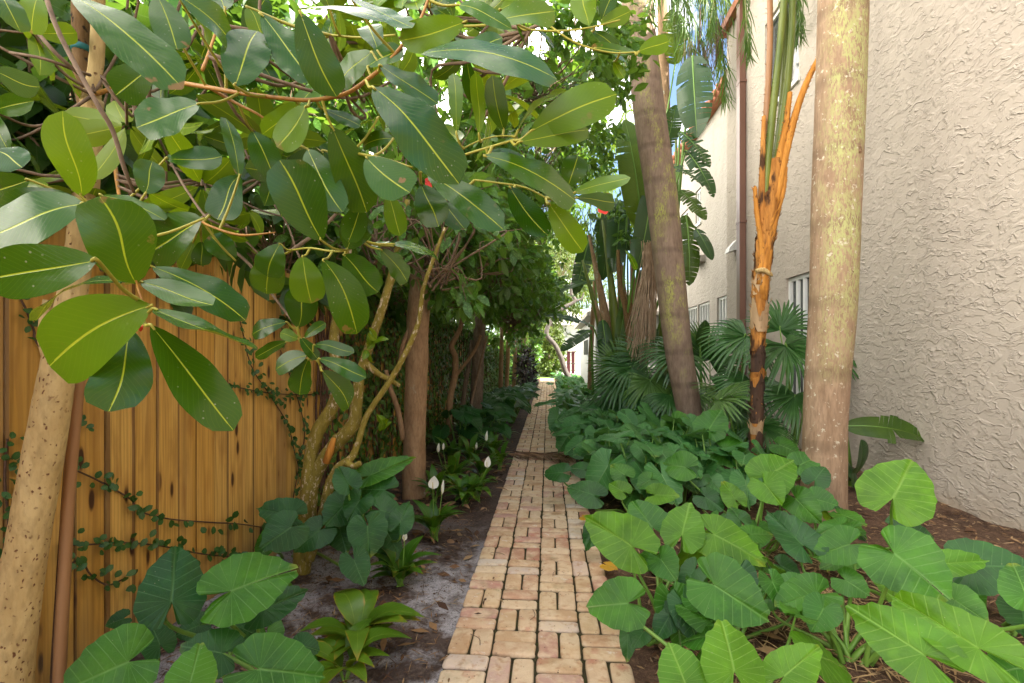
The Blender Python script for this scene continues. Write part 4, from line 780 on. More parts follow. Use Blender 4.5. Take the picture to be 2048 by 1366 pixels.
# finer outline
hh = []
for i in range(len(half) - 1): hh += [half[i], (half[i] + half[i + 1]) / 2]
hh = np.array(hh + [half[-1]]); OUT = np.vstack([hh, (hh * [1, -1])[::-1]])
def veinq(x, y):
    y = np.abs(y); c = x - .55 * y
    return np.where(c > 0, c / .165, (1.0678 - np.arctan2(y, x)) / .34)
def ear_mesh(P, A, N, L, W, seed=0, far=False, droop=None):
    """heart-shaped leaf: P where the stalk meets the blade, A towards the tip"""
    r_ = np.random.default_rng(seed); A = unit(A); S_ = unit(np.cross(A, N)); N = np.cross(S_, A)
    out = OUT[::3] if far else OUT; rings = np.array([0, .5, 1.]) if far else np.array([.0, .18, .36, .54, .7, .84, .94, 1.])
    k = len(out); X = rings[:, None] * out[None, :, 0]; Y = rings[:, None] * out[None, :, 1]
    if not far: X = X + (rings ** 3)[:, None] * (.02 * np.sin(np.arange(k) * 1.15 + r_.random() * 6))[None]
    if not far: sc_ = 1 + (rings ** 4)[:, None] * (.022 * np.cos(2 * math.pi * veinq(out[:, 0], out[:, 1]) * .5 + r_.random() * 6) + r_.normal(size=k) * .006)[None]; X = X * sc_; Y = Y * sc_
    q = veinq(out[:, 0], out[:, 1]); rip = np.cos(2 * math.pi * q)[None] * (-.024) * (rings ** 1.3)[:, None] * (1 - .5 * np.abs(out[:, 0]))[None]
    dr = r_.uniform(.06, .2) if droop is None else droop; fo = r_.uniform(-.08, .3); wv = r_.uniform(.012, .055)
    Z = -dr * np.where(X > 0, X, X * .8) ** 2 + fo * np.abs(Y) - .12 * Y ** 2 + (0 if far else rip) + wv * np.sin(np.arange(k) * .55 + r_.random() * 6)[None] * (rings ** 2)[:, None] + r_.uniform(-.12, .12) * Y
    V = np.asarray(P) + A * (L * X[..., None]) + S_ * (W * Y[..., None]) + N * (L * Z[..., None]); nr = len(rings)
    f = [(i * k + j, (i + 1) * k + j, (i + 1) * k + j + 1, i * k + j + 1) for i in range(nr - 1) for j in range(k - 1)]
    uv = np.stack([X * .5 + .5, Y * .5 + .5], -1)
    return V.reshape(-1, 3), [q[::-1] for q in f], uv.reshape(-1, 2)
# attach u v, tip u v, width, height of the blade above ground, tilt (0 = flat, 90 = facing the camera), kind
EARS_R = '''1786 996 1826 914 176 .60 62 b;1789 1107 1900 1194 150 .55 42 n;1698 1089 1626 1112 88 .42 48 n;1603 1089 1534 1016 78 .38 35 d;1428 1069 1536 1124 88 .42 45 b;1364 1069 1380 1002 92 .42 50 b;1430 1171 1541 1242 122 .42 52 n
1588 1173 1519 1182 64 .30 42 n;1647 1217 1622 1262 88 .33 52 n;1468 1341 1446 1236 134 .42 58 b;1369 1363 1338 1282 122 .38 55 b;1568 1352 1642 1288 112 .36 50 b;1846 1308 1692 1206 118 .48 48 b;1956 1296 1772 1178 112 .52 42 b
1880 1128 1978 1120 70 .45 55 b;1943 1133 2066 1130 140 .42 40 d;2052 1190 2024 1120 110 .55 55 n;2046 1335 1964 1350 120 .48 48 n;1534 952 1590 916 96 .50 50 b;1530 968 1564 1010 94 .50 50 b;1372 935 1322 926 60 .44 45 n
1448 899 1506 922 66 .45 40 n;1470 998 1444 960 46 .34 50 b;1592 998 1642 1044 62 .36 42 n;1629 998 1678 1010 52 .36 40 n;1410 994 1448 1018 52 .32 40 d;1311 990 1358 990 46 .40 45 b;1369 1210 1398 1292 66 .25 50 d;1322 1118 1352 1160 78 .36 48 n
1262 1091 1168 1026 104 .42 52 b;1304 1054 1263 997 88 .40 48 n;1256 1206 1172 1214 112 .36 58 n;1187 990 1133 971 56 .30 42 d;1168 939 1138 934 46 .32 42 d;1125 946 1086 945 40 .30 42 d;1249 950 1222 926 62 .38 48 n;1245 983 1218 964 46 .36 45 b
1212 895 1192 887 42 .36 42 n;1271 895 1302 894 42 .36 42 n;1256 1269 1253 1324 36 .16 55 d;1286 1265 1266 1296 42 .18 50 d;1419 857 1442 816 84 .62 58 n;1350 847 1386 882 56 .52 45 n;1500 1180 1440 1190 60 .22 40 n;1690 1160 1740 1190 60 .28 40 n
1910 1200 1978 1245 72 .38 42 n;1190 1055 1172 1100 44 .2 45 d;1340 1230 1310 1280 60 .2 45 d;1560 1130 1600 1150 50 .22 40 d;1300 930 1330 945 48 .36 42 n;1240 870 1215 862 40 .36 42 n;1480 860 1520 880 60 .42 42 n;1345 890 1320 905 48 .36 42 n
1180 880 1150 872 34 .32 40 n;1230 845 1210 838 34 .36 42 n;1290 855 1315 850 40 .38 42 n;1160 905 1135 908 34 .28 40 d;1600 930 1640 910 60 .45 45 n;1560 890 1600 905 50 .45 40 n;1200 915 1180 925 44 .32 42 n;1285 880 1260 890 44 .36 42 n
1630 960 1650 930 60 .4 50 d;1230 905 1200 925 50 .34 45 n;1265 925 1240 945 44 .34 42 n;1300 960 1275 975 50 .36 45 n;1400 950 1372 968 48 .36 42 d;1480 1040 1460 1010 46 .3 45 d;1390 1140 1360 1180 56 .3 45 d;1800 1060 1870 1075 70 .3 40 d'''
def parse(s): return [(tuple(float(q) for q in r.split()[:7]), r.split()[7]) for r in s.replace('\n', ';').split(';')]
def ear_leaf(rec, kind, seed):
    au, av, tu, tv, wpx, h, tilt = rec; d = FPX * (CH - h) / (av - HOR); P = at(au, av, d); toc = (CAM - P) * [1, 1, 0]; toc = unit(toc)
    r_ = np.random.default_rng(seed + 99); N = unit(UP * math.cos(R(tilt)) + toc * math.sin(R(tilt)) + R3 * r_.normal() * .1)
    ray = unit(at(tu, tv, d) - CAM); t = ((P - CAM) @ N) / (ray @ N); T_ = CAM + ray * t; A = T_ - P; L = np.linalg.norm(A)
    L0 = math.hypot(au - tu, av - tv) * d / FPX
    if t < 0 or L > 2.2 * L0: T_ = at(tu, tv, d * .95); A = T_ - P; L = np.linalg.norm(A)
    Sd = unit(np.cross(unit(A), N)); k = np.linalg.norm(proj(P + Sd * .02) - proj(P - Sd * .02)) / .04; W = min(max(wpx / max(k, 1), .55 * L), 1.35 * L)
    return P, unit(A), N, L, W
def plant_ears(specs, bases, group, extra=0, xlim=(-9, 9), low=1., grow=1.):
    rec = []
    for i, (r, k) in enumerate(specs): q = ear_leaf(r, k, i); rec.append(((q[0], q[1], q[2], q[3] * grow, q[4] * grow), k, i))
    B = np.array([b[0][:2] for b in bases]); th = []
    r_ = np.random.default_rng(len(specs))
    for j in range(len(bases)):
        for q in range(extra):
            a = r_.random() * 6.28; rr = r_.uniform(.1, .34); h = r_.uniform(.16, .36) * low; P = np.array([B[j][0] + math.cos(a) * rr, B[j][1] + math.sin(a) * rr, h])
            if not (xlim[0] < P[0] < xlim[1]): continue
            L = r_.uniform(.12, .2); rec.append(((P, unit(np.array([math.cos(a), math.sin(a), -.5]) + r_.normal(size=3) * .3), unit(np.array([math.cos(a) * .25, math.sin(a) * .25 - .4, 1.])), L, L * r_.uniform(.85, 1.05)), 'nnndb'[q % 5], 300 + j * 20 + q))
    for (bp, lab) in bases: th.append(thing('elephant_ear_plant', (bp[0], bp[1], 0), lab, 'plant', group))
    st = [MB() for _ in bases]
    for (P, A, N, L, W), k, i in rec:
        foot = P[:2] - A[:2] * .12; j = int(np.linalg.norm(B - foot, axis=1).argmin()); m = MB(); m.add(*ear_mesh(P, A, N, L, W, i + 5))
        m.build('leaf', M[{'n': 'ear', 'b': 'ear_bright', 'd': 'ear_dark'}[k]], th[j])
        b0 = np.array([B[j][0] + rng.normal() * .03, B[j][1] + rng.normal() * .03, 0.]); b0[2] = soil_h(b0[0], b0[1]) - .02
        mid = b0 * .5 + P * .5 + [0, 0, .03 + .05 * rng.random()] - A * .03; mid = mid * .8 + np.array([b0[0], b0[1], mid[2]]) * .2
        q = P - N * .09 - UP * .05 - A * .02; mid = b0 * .5 + q * .5 + np.array([b0[0] - q[0], b0[1] - q[1], 0]) * .15; st[j].tube([b0, mid, q, P - N * .004], [.012, .009, .0065, .0035], 7, 5, cap=False)
    for j, m in enumerate(st):
        if m.n: m.build('stalk', M['stalk'], th[j])
        else: print('no leaves:', th[j]['label']); bpy.data.objects.remove(th[j])
    return th
def B_(u, v, lab): return (gnd(u, v), lab)
R_BASES = [B_(1702, 1322, 'elephant ear plant in straw mulch with two long pale leaves aimed at the path'), B_(1800, 1215, 'elephant ear plant whose big round backlit leaf stands up before the stucco wall'), B_(2020, 1290, 'elephant ear plant at the edge of the view with broad leaves cut by the frame'),
 B_(1520, 1480, 'lowest elephant ear plant, its three bright leaves rising from the bottom of the view'), B_(1470, 1290, 'elephant ear plant with one large dull leaf facing the path over bare straw'), B_(1320, 1270, 'elephant ear plant leaning over the brick edge with a round blue-green leaf'),
 B_(1380, 1180, 'elephant ear plant with a pair of pleated bright leaves behind the round blue-green one'), B_(1520, 1110, 'elephant ear plant with two overlapping bright leaves in front of the thick palm trunk'), B_(1640, 1120, 'elephant ear plant with small leaves at the foot of the thick palm trunk'),
 B_(1420, 1000, 'elephant ear plant between the leaning palm and the thick palm trunk'), B_(1270, 1020, 'elephant ear plant with a bright notched leaf halfway along the bed'), B_(1180, 1000, 'elephant ear plant with dark leaves lying over the brick edge near the dry frond'),
 B_(1230, 930, 'elephant ear plant just behind the dry frond beside the path'), B_(1400, 905, 'elephant ear plant with a tall round leaf at the foot of the leaning palm'), B_(1310, 900, 'elephant ear plant below the fan palms with small mid green leaves'), B_(1560, 960, 'elephant ear plant under the orange-stemmed palm')]
plant_ears(parse(EARS_R), R_BASES, 'elephant ears by the stucco wall', 7, (.42, 3.2), 1.)
EARS_L = '''343 1202 352 1086 148 .52 60 d;463 1182 597 1129 132 .55 48 n;526 1219 615 1177 74 .42 45 d;256 1324 112 1386 205 .45 48 n;381 1362 402 1284 165 .46 55 n;443 1306 360 1290 110 .40 45 d;519 1338 652 1352 150 .40 48 n;472 1251 518 1270 62 .35 42 d;247 1237 210 1250 54 .35 40 d
320 1290 300 1240 80 .3 45 d;400 1250 350 1270 80 .3 45 d;600 1290 640 1300 60 .25 42 d'''
plant_ears(parse(EARS_L), [B_(250, 1420, 'elephant ear plant against the cedar boards with wide notched leaves cut by the frame'), B_(430, 1330, 'elephant ear plant before the boards with one upright dark leaf and one bright pleated leaf'), B_(560, 1380, 'elephant ear plant spreading a flat blue-green leaf next to the yellowing lily')], 'elephant ears by the cedar boards', 2, (-1.6, -.7), .8)
EARS_M = '''735 1053 737 1102 64 .42 58 d;770 980 730 976 56 .52 48 d;742 950 811 920 32 .6 50 n;581 1030 530 1018 52 .45 48 d;581 1055 536 1086 62 .42 50 d;708 1120 724 1158 50 .30 52 d;697 968 680 940 46 .6 52 d;800 1045 815 1010 40 .4 50 d;770 1055 790 1090 46 .32 48 d;690 1010 660 1040 60 .45 48 d
640 1060 600 1090 50 .35 45 d;760 1020 800 1030 50 .45 45 d;680 1060 690 1095 50 .3 50 d;720 1000 700 1030 50 .5 50 d;780 1095 770 1125 40 .2 50 d'''
plant_ears(parse(EARS_M), [B_(740, 1085, 'dark elephant ear plant between the mossy stems and the thick brown trunk'), B_(585, 1110, 'dark elephant ear plant half hidden behind the mossy stems by the boards')], 'elephant ears behind the mossy tree', 3, (-1.6, -.7), 1., 1.3)
# smaller, farther plants: three patterns, copied
def far_plant(seed, n, name, lab, group, mat):
    r_ = np.random.default_rng(seed); t = thing(name, (0, 0, 0), lab, 'plant', group); m = MB(); s = MB()
    for i in range(n):
        a = r_.random() * 6.28; rr = r_.uniform(.06, .3); h = r_.uniform(.26, .48); P = np.array([math.cos(a) * rr, math.sin(a) * rr, h]); A = np.array([math.cos(a), math.sin(a), -.2 - .35 * r_.random()]) + r_.normal(size=3) * .25
        N = np.array([math.cos(a) * .3, math.sin(a) * .3 - .5, 1.]); L = r_.uniform(.16, .24); m.add(*ear_mesh(P, A, N, L, L * r_.uniform(.85, 1.05), seed * 50 + i, False)); s.tube([(0, 0, -.04), P * [.6, .6, .6], P], [.011, .008, .004], 6, 3, cap=False)
    m.build('foliage', M[mat], t); s.build('stalk', M['stalk'], t); return t
spots = {'fr': ('elephant ear plant in the farther part of the row along the path, house side', 'elephant ears lining the far path'), 'fl': ('dark elephant ear plant at the foot of the hedge along the far path', 'elephant ears under the hedge')}
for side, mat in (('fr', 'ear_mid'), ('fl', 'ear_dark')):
    lab, grp = spots[side]; pro = []
    pos = []
    if side == 'fr':
        y = 4.2
        while y < 27.5:
            for x in ((.58, .9, 1.25, 1.6) if y < 5.2 else (.58, .92, 1.3, 1.75) if y < 12 else (.65, 1.05, 1.4)): pos.append((x + rng.normal() * .1, y + rng.normal() * .15))
            y += .5 + y * .015
    else:
        y = 6.6
        while y < 26:
            for x in ((-.75, -1.15) if y < 13 else (-.68,)): pos.append((x + rng.normal() * .08, y + rng.normal() * .15))
            y += .75 + y * .025
        pos = [p for p in pos if not (8.9 < p[1] < 9.2)]
    for i, (x, y) in enumerate(pos):
        if i < 3: o = far_plant(3 + i + (10 if side == 'fl' else 0), 9, 'elephant_ear_plant', lab, grp, mat); pro.append(o)
        else: o = copy_tree(pro[i % 3])
        o.location = (x, y, 0); o.rotation_euler = (0, 0, rng.uniform(-.8, .8)); s_ = rng.uniform(.95, 1.35) * (1 if y < 9 else max(.62, 1 - (y - 9) * .045)); o.scale = (s_, s_, s_)

# ------------------------------------------------------------------ peace lilies
def lily(base, n, L, seed, lab, mat='lily', flowers=(), spread=1., group='peace lilies along the brick path', W=.3):
    r_ = np.random.default_rng(seed); t = thing('peace_lily', (base[0], base[1], 0), lab, 'plant', group); m = MB(); s = MB(); b0 = np.array([base[0], base[1], soil_h(base[0], base[1]) - .01])
    tpl = [template(7, 2, .75, .95, b, .22, d) for b, d in ((.16, .12), (.12, .3), (.2, .35))]
    for i in range(n):
        a = i * 2.4 + r_.random(); el = r_.uniform(.35, 1.15) / spread; ln = L * 1.25 * r_.uniform(.65, 1.1); dr = np.array([math.cos(a) * math.cos(el), math.sin(a) * math.cos(el), math.sin(el)])
        st = np.array([math.cos(a) * .35, math.sin(a) * .35, 1.]) * ln * r_.uniform(.35, .7) * (.5 + el * .5); P = b0 + st
        s.tube([b0 + r_.normal(size=3) * [.015, .015, 0], b0 + st * .6, P], [.005, .004, .0028], 5, 3, cap=False)
        batch(m, P, dr, np.array([-math.cos(a) * .5, -math.sin(a) * .5, 1.]), ln, ln * W * r_.uniform(.85, 1.15), tpl[i % 3])
    m.build('foliage', M[mat], t); s.build('stalk', M['stalk'], t)
    for u, v, sz, op in flowers:
        d = (b0 - CAM) @ F3 - .05; P = at(u, v, d); f = MB(); sp = sz * .82 * d / FPX
        batch(f, P - UP * sp * .5, [[.12, -.1, 1]], [[.25, -1, .1]], sp * 1.15, sp * op, template(7, 4, .6, .9, -.05, .28 if op > .5 else .6, -.05)); fo = f.build('flower', M['white'], t)
        q = MB(); q.tube([P - UP * sp * .45 - F3 * .012, P + UP * sp * .1 - F3 * .02], [.004, .0035], 8, 1); q.build('spadix', M['spadix'], fo)
        q = MB(); q.tube([b0, b0 * .4 + P * .6 - UP * .05, P - UP * sp * .48], [.004, .0035, .003], 6, 4, cap=False); q.build('stem', M['stalk'], fo)
    return t
lily(gnd(868, 1078), 17, .2, 1, 'peace lily with an open white flower beside the thick brown trunk', flowers=((866, 966, 30, .85), (884, 975, 34, .22)))
lily(gnd(800, 1176), 18, .16, 2, 'small peace lily with a closed cream flower in the middle of the sandy bed', flowers=((809, 1073, 20, .6),), W=.42, spread=1.2)
lily(gnd(716, 1296), 15, .2, 3, 'peace lily with yellow-edged leaves at the foot of the mossy tree', 'lily_yellow', W=.46, spread=1.5)
lily(gnd(690, 1352), 11, .17, 4, 'peace lily with bright floppy leaves low at the bottom of the sandy bed', 'lily_yellow', W=.44, spread=1.5)
lily(gnd(930, 1010), 25, .2, 5, 'peace lily clump with browning leaves and a drooping white flower touching the path edge', flowers=((974, 925, 26, .6),), spread=1.15)
lily(gnd(905, 975), 24, .21, 6, 'peace lily clump with two slim white buds behind the open flower', flowers=((876, 896, 22, .35), (886, 893, 16, .4)))
lily(gnd(965, 960), 24, .2, 7, 'peace lily clump by the path edge next to the dry frond', flowers=())
lily(gnd(940, 930), 22, .22, 8, 'peace lily clump with a tall slim white flower near the rough grey trunk', flowers=((972, 873, 24, .3), (952, 892, 16, .35)))
lily(gnd(985, 915), 20, .2, 9, 'farthest peace lily clump, just short of the dark elephant ears')
lily(gnd(900, 925), 19, .2, 10, 'peace lily clump at the foot of the twisting trunk')
lily(gnd(870, 1010), 16, .2, 11, 'peace lily clump tucked between the open white flower and the trunk')
lily(gnd(1000, 940), 14, .19, 12, 'peace lily clump leaning onto the bricks where the frond has fallen')
lily(gnd(955, 1000), 14, .18, 13, 'low peace lily at the path edge in front of the browning clump')
lily(gnd(880, 905), 16, .22, 14, 'peace lily clump against the overgrown fence beside the thick brown trunk')
lily(gnd(1010, 880), 14, .2, 15, 'peace lily clump beyond the fallen frond at the hedge side of the path')
lily(gnd(930, 890), 16, .22, 16, 'peace lily clump around the foot of the rough grey trunk')
# dry leaves among the lilies
dl = MB(); n = 150; P0 = np.stack([rng.uniform(-1.35, -.45, n), rng.uniform(2.9, 6., n), rng.uniform(.01, .07, n)], 1); batch(dl, P0, unit(rng.normal(size=(n, 3)) * [1, 1, .2]), rng.normal(size=(n, 3)) * .5 + UP, rng.uniform(.07, .14, n), .03, T_MID)
o = dl.build('dry_leaf_litter', M['straw_dark'], None, loc=(-.9, 4.4, 0)); tag(o, 'withered tan leaves lying among the peace lily clumps', 'litter', kind='stuff')

# ------------------------------------------------------------------ palms
def palm_trunk(name, lab, pts, d, wpx, mat, dd=0):
    P = px([(u, v, d + dd * i) for i, (u, v) in enumerate(pts)]); t = thing(name, (P[0][0], P[0][1], 0), lab, 'palm', None); m = MB(); m.tube(P, [q * (d + dd * i) / FPX / 2 * offax(pts[i][0]) for i, q in enumerate(wpx)], 40, 10, .006); m.build('trunk', M[mat], t); return t, P
def frond(t, pts, ln, n, mat, droop=.8, wd=.022, rmat='petiole_green', rr=.012, name='frond'):
    """feather frond along a rachis"""
    P = np.array(pts); seg = np.linspace(.12, .99, n) * (len(P) - 1); i = np.minimum(seg.astype(int), len(P) - 2); f = (seg - i)[:, None]; B0 = P[i] * (1 - f) + P[i + 1] * f; T_ = unit(P[i + 1] - P[i])
    S_ = unit(np.cross(T_, [0, 0, 1.])); m = MB(); r = MB(); r.tube(P, np.linspace(rr, rr * .25, len(P)), 6, 4, cap=False); ro = r.build(name, M[rmat], t)
    for s in (-1, 1):
        A = unit(S_ * s * .75 + T_ * .5 + rng.normal(size=(n, 3)) * .18 - UP * droop * rng.uniform(.6, 1.2, (n, 1))); env = ln * (.45 + .55 * np.sin(np.linspace(.25, 1, n) * 3.0)) * rng.uniform(.85, 1.1, n)
        batch(m, B0, A, UP + rng.normal(size=(n, 3)) * .4, env, wd, template(5, 2, .3, .8, .05, .3, .3))
    m.build('leaflets', M[mat], ro); return ro
bt, bP = palm_trunk('thick_palm', 'thick palm with a straight trunk stained yellow-green by lichen, before the stucco wall', [(1646, 1066), (1647, 1000), (1650, 850), (1655, 750), (1666, 600), (1672, 400), (1680, 200), (1686, 0), (1692, -300)], 3.84, [112, 96, 92, 95, 100, 104, 105, 106, 104], 'bark_palm')
for u, v, s in ((1708, 300, 15), (1697, 545, 9)):
    m = MB(); P = at(u, v, 3.84 - .15); k_ = s / 970 * 3.7; m.tube([P + F3 * .03, P - F3 * .008, P - F3 * .014, P - F3 * .002], [k_ * 1.2, k_, k_ * .75, k_ * .5], 14, 1, .12); m.build('knot', M['bark_brown'], bt)
top = bP[-1]; m = MB(); m.tube([top, top + [0, 0, 1.6], top + [0, 0, 3.6]], [.2, .19, .16], 24, 4); m.build('upper_trunk', M['bark_palm'], bt)
for k in range(7):
    a = k * .9 + .2; c = top + [0, 0, 3.6]; e = np.array([math.cos(a), math.sin(a), 0.]); frond(bt, [c, c + e * .7 + UP * .9, c + e * 1.6 + UP * 1.1, c + e * 2.4 + UP * .5], .5, 40, 'feather', .6, .03)
lt, lP = palm_trunk('leaning_palm', 'leaning palm with a slim brown trunk tilting over the bed towards the path', [(1388, 905), (1376, 810), (1357, 700), (1341, 560), (1324, 400), (1302, 250), (1284, 100), (1274, 0), (1250, -250)], 6.5, [54, 52, 56, 60, 64, 64, 62, 62, 58], 'bark_lean')
for u, v, s, dx in ((1280, 235, 0, 0),): pass
top = lP[-1]; c = top + [-.1, .1, 1.0]; m = MB(); m.tube([top, c], [.19, .17], 20, 2); m.build('upper_trunk', M['bark_lean'], lt)
for k in range(5):
    a = k * 1.25 + .4; e = np.array([math.cos(a), math.sin(a), 0.]); frond(lt, [c, c + e * .7 + UP * .8, c + e * 1.5 + UP * .8, c + e * 2.2 - UP * .1], .55, 44, 'feather', .7, .03)
# fronds of a palm beyond the leaning one: hanging across the sky gap
qp = thing('queen_palm', tuple(gnd(1350, 830)), 'slim palm behind the leaning trunk with drooping feathery fronds', 'palm')
m = MB(); m.tube(px([(1345, 850), (1340, 600), (1332, 300), (1325, 40), (1322, -200)], 9.6), [.13, .12, .11, .1, .1], 14, 5, .05); m.build('trunk', M['bark_brown'], qp)
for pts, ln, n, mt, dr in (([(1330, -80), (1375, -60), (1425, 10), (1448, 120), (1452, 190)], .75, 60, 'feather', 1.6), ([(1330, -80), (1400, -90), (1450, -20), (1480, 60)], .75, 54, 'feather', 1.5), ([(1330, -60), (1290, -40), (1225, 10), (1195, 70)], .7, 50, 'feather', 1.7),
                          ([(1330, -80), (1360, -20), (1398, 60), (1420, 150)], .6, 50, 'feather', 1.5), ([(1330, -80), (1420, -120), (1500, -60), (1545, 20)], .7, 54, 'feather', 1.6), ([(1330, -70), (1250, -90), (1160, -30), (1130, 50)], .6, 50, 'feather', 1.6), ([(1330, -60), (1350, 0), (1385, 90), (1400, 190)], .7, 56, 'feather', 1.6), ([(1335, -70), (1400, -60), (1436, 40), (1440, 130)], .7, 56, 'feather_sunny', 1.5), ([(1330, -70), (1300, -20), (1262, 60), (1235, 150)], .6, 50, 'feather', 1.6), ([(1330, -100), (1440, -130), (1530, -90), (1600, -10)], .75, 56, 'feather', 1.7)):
    frond(qp, px(pts, 8.9), ln * 1.15, n, mt, dr, .019)
for u, v in ((1150, 100), (1170, 90), (1220, 112), (1400, 90), (1430, 40), (1515, 40)):
    m = MB(); c = at(u, v, 8.8)
    for k in range(34):
        p = c + rng.normal(size=3) * [.13, .13, .04]; m.tube([p, p + [rng.normal() * .04, 0, -.3], p + [rng.normal() * .06, 0, -.45 - .4 * rng.random()]], .004, 4, 2, cap=False)
    m.tube([c + [0, 0, .9], c + [0, 0, .3], c], .012, 5, 2); m.build('seed_strands', M['vine_stem'], qp)
sp = thing('feather_palm', tuple(gnd(1200, 800)), 'bright feathery young palm in the sun behind the leaning trunk', 'palm')
m = MB(); m.tube(px([(1180, 800), (1182, 700), (1190, 560)], 11.5), [.07, .06, .05], 10, 4); m.build('trunk', M['bark_brown'], sp)
for pts in ([(1190, 560), (1200, 430), (1222, 300), (1262, 190), (1290, 180)], [(1190, 560), (1180, 420), (1190, 330), (1230, 260), (1262, 250)], [(1190, 560), (1176, 460), (1150, 400), (1120, 390)], [(1190, 560), (1215, 470), (1245, 420), (1275, 430)], [(1190, 560), (1195, 480), (1206, 390), (1230, 340)]):
    frond(sp, px(pts, 11.3), .75, 60, 'feather_sunny', .7, .03)

# orange-stemmed slim palm
ot = thing('orange_stemmed_palm', tuple(gnd(1515, 985)), 'slim palm with a ragged orange trunk and cut leaf bases by the downpipe', 'palm'); d = 4.75
OP = [(1513, 1010), (1512, 880), (1514, 760), (1516, 690), (1519, 620), (1522, 560), (1528, 500), (1536, 440), (1546, 380), (1552, 320)]
m = MB(); P = np.array(px(OP, d)); m.tube(P, [q * d / FPX / 2 for q in (22, 22, 23, 23, 27, 28, 29, 30, 30, 26)], 14, 8, .06); m.build('trunk', M['boot'], ot)
def op_at(v):
    vv = np.array([q[1] for q in OP])[::-1]; uu = np.array([q[0] for q in OP])[::-1]; return np.interp(v, vv, uu)
SH = [(905, 862, 25, 'boot_dark'), (868, 838, 24, 'boot_tan'), (846, 800, 25, 'boot_dark'), (806, 752, 25, 'boot_dark'), (760, 738, 25, 'boot'), (744, 690, 25, 'boot_dark'), (702, 655, 27, 'boot'), (664, 606, 31, 'boot_tan'), (622, 570, 30, 'boot'), (590, 540, 31, 'boot_tan'), (552, 500, 31, 'boot'), (520, 460, 33, 'boot'), (486, 420, 34, 'boot'), (450, 380, 34, 'boot')]
for v0, v1, wd, mt in SH:
    m = MB(); k = 26; rows = 7; V = []; a = np.arange(k) * 2 * math.pi / k; jag = .5 + .5 * np.abs(np.sin(a * 1.5 + rng.random() * 6)) + rng.normal(size=k) * .09; off = 1 + rng.normal(size=k) * .04
    for r in range(rows):
        t = r / (rows - 1); tt = t * jag; vv = v0 + (v1 - v0) * tt; c = np.array([at(op_at(q), q, d) for q in vv]); rad = wd * d / FPX / 2 * (.96 + .17 * t ** 2) * off * (1 + rng.normal(size=k) * .025)
        V.append(c + np.stack([np.cos(a) * rad, np.sin(a) * rad, a * 0], 1))
    m.add(np.vstack(V), [(r * k + q, r * k + (q + 1) % k, (r + 1) * k + (q + 1) % k, (r + 1) * k + q) for r in range(rows - 1) for q in range(k)])
    for q in range(16):
        z = rng.integers(1, rows); n_ = rng.integers(k); c = V[z][n_]; e = np.array([math.cos(a[n_]), math.sin(a[n_]), 0.]); m.tube([c - e * .002, c + e * .012 + UP * .015, c + e * rng.uniform(.012, .028) + UP * rng.uniform(.03, .05)], [.004, .003, .0008], 4, 1)
    m.build('leaf_sheath', M[mt], ot)
def cutstem(pts, w0, w1, mt, dd=0, nm='leaf_base', tooth=True):
    q = np.array(px(pts, d + dd)); m = MB(); m.tube(q, np.linspace(w0, w1, len(q)) * d / FPX / 2, 9, 5, .04)
    if tooth:
        for k in range(len(q) * 9):
            s = rng.random() * (len(q) - 1.01); i = int(s); c = q[i] + (q[i + 1] - q[i]) * (s - i); e = R3 * (1 if k % 2 else -1); r0 = (w0 + (w1 - w0) * s / len(q)) * d / FPX / 2
            m.tube([c + e * r0 * .9, c + e * (r0 + .012) + UP * .008], [.004, .0008], 4, 1)
    m.build(nm, M[mt], ot)
cutstem([(1520, 570), (1530, 470), (1545, 380), (1562, 300), (1572, 250), (1580, 185)], 20, 9, 'petiole_orange', -.03)
cutstem([(1524, 590), (1536, 480), (1556, 380), (1580, 270), (1600, 200), (1625, 140), (1666, 68)], 18, 10, 'petiole_orange', -.045)
cutstem([(1526, 600), (1538, 500), (1552, 430), (1566, 380), (1571, 335)], 16, 8, 'petiole_orange', -.05)
cutstem([(1522, 580), (1524, 500), (1514, 430), (1510, 380), (1508, 374)], 12, 6, 'petiole_orange', -.04)
cutstem([(1524, 470), (1524, 380), (1526, 290), (1528, 232)], 12, 8, 'boot', -.02)
m = MB(); m.tube(px([(1512, 542), (1526, 540), (1540, 548), (1545, 552)], d - .1), [.02, .025, .02, .008], 7, 3, .1); m.build('peeling_bark', M['bark_spotted'], ot)
gst = [[(1526, 440), (1535, 330), (1548, 200), (1560, 90), (1572, -60), (1580, -260)], [(1534, 440), (1552, 330), (1572, 190), (1582, 80), (1588, -50), (1610, -260)], [(1522, 420), (1528, 300), (1536, 180), (1540, 60), (1535, -60), (1500, -240)], [(1538, 400), (1560, 250), (1570, 100), (1566, -60), (1550, -260)]]
for i, g in enumerate(gst):
    cutstem(g, 15, 13 if i < 2 else 9, 'petiole_green' if i != 2 else 'bamboo', .02 * i, 'leaf_stalk')
    e = px(g, d + .02 * i)[-1]; a = i * 1.7 + 2.2; h = np.array([math.cos(a), math.sin(a), 0.]); frond(ot, [e, e + h * .4 + UP * .5, e + h * 1. + UP * .55, e + h * 1.6 + UP * .1, e + h * 1.9 - UP * .5], .5, 50, 'feather', 1.0, .024)
for pts in ([(1470, -160), (1440, -60), (1425, 20), (1418, 60)], [(1500, -220), (1490, -60), (1494, 60), (1500, 110)], [(1560, -200), (1590, -60), (1600, 30), (1598, 70)]): frond(ot, px(pts, 5.2), .36, 44, 'feather', 1.6, .012)

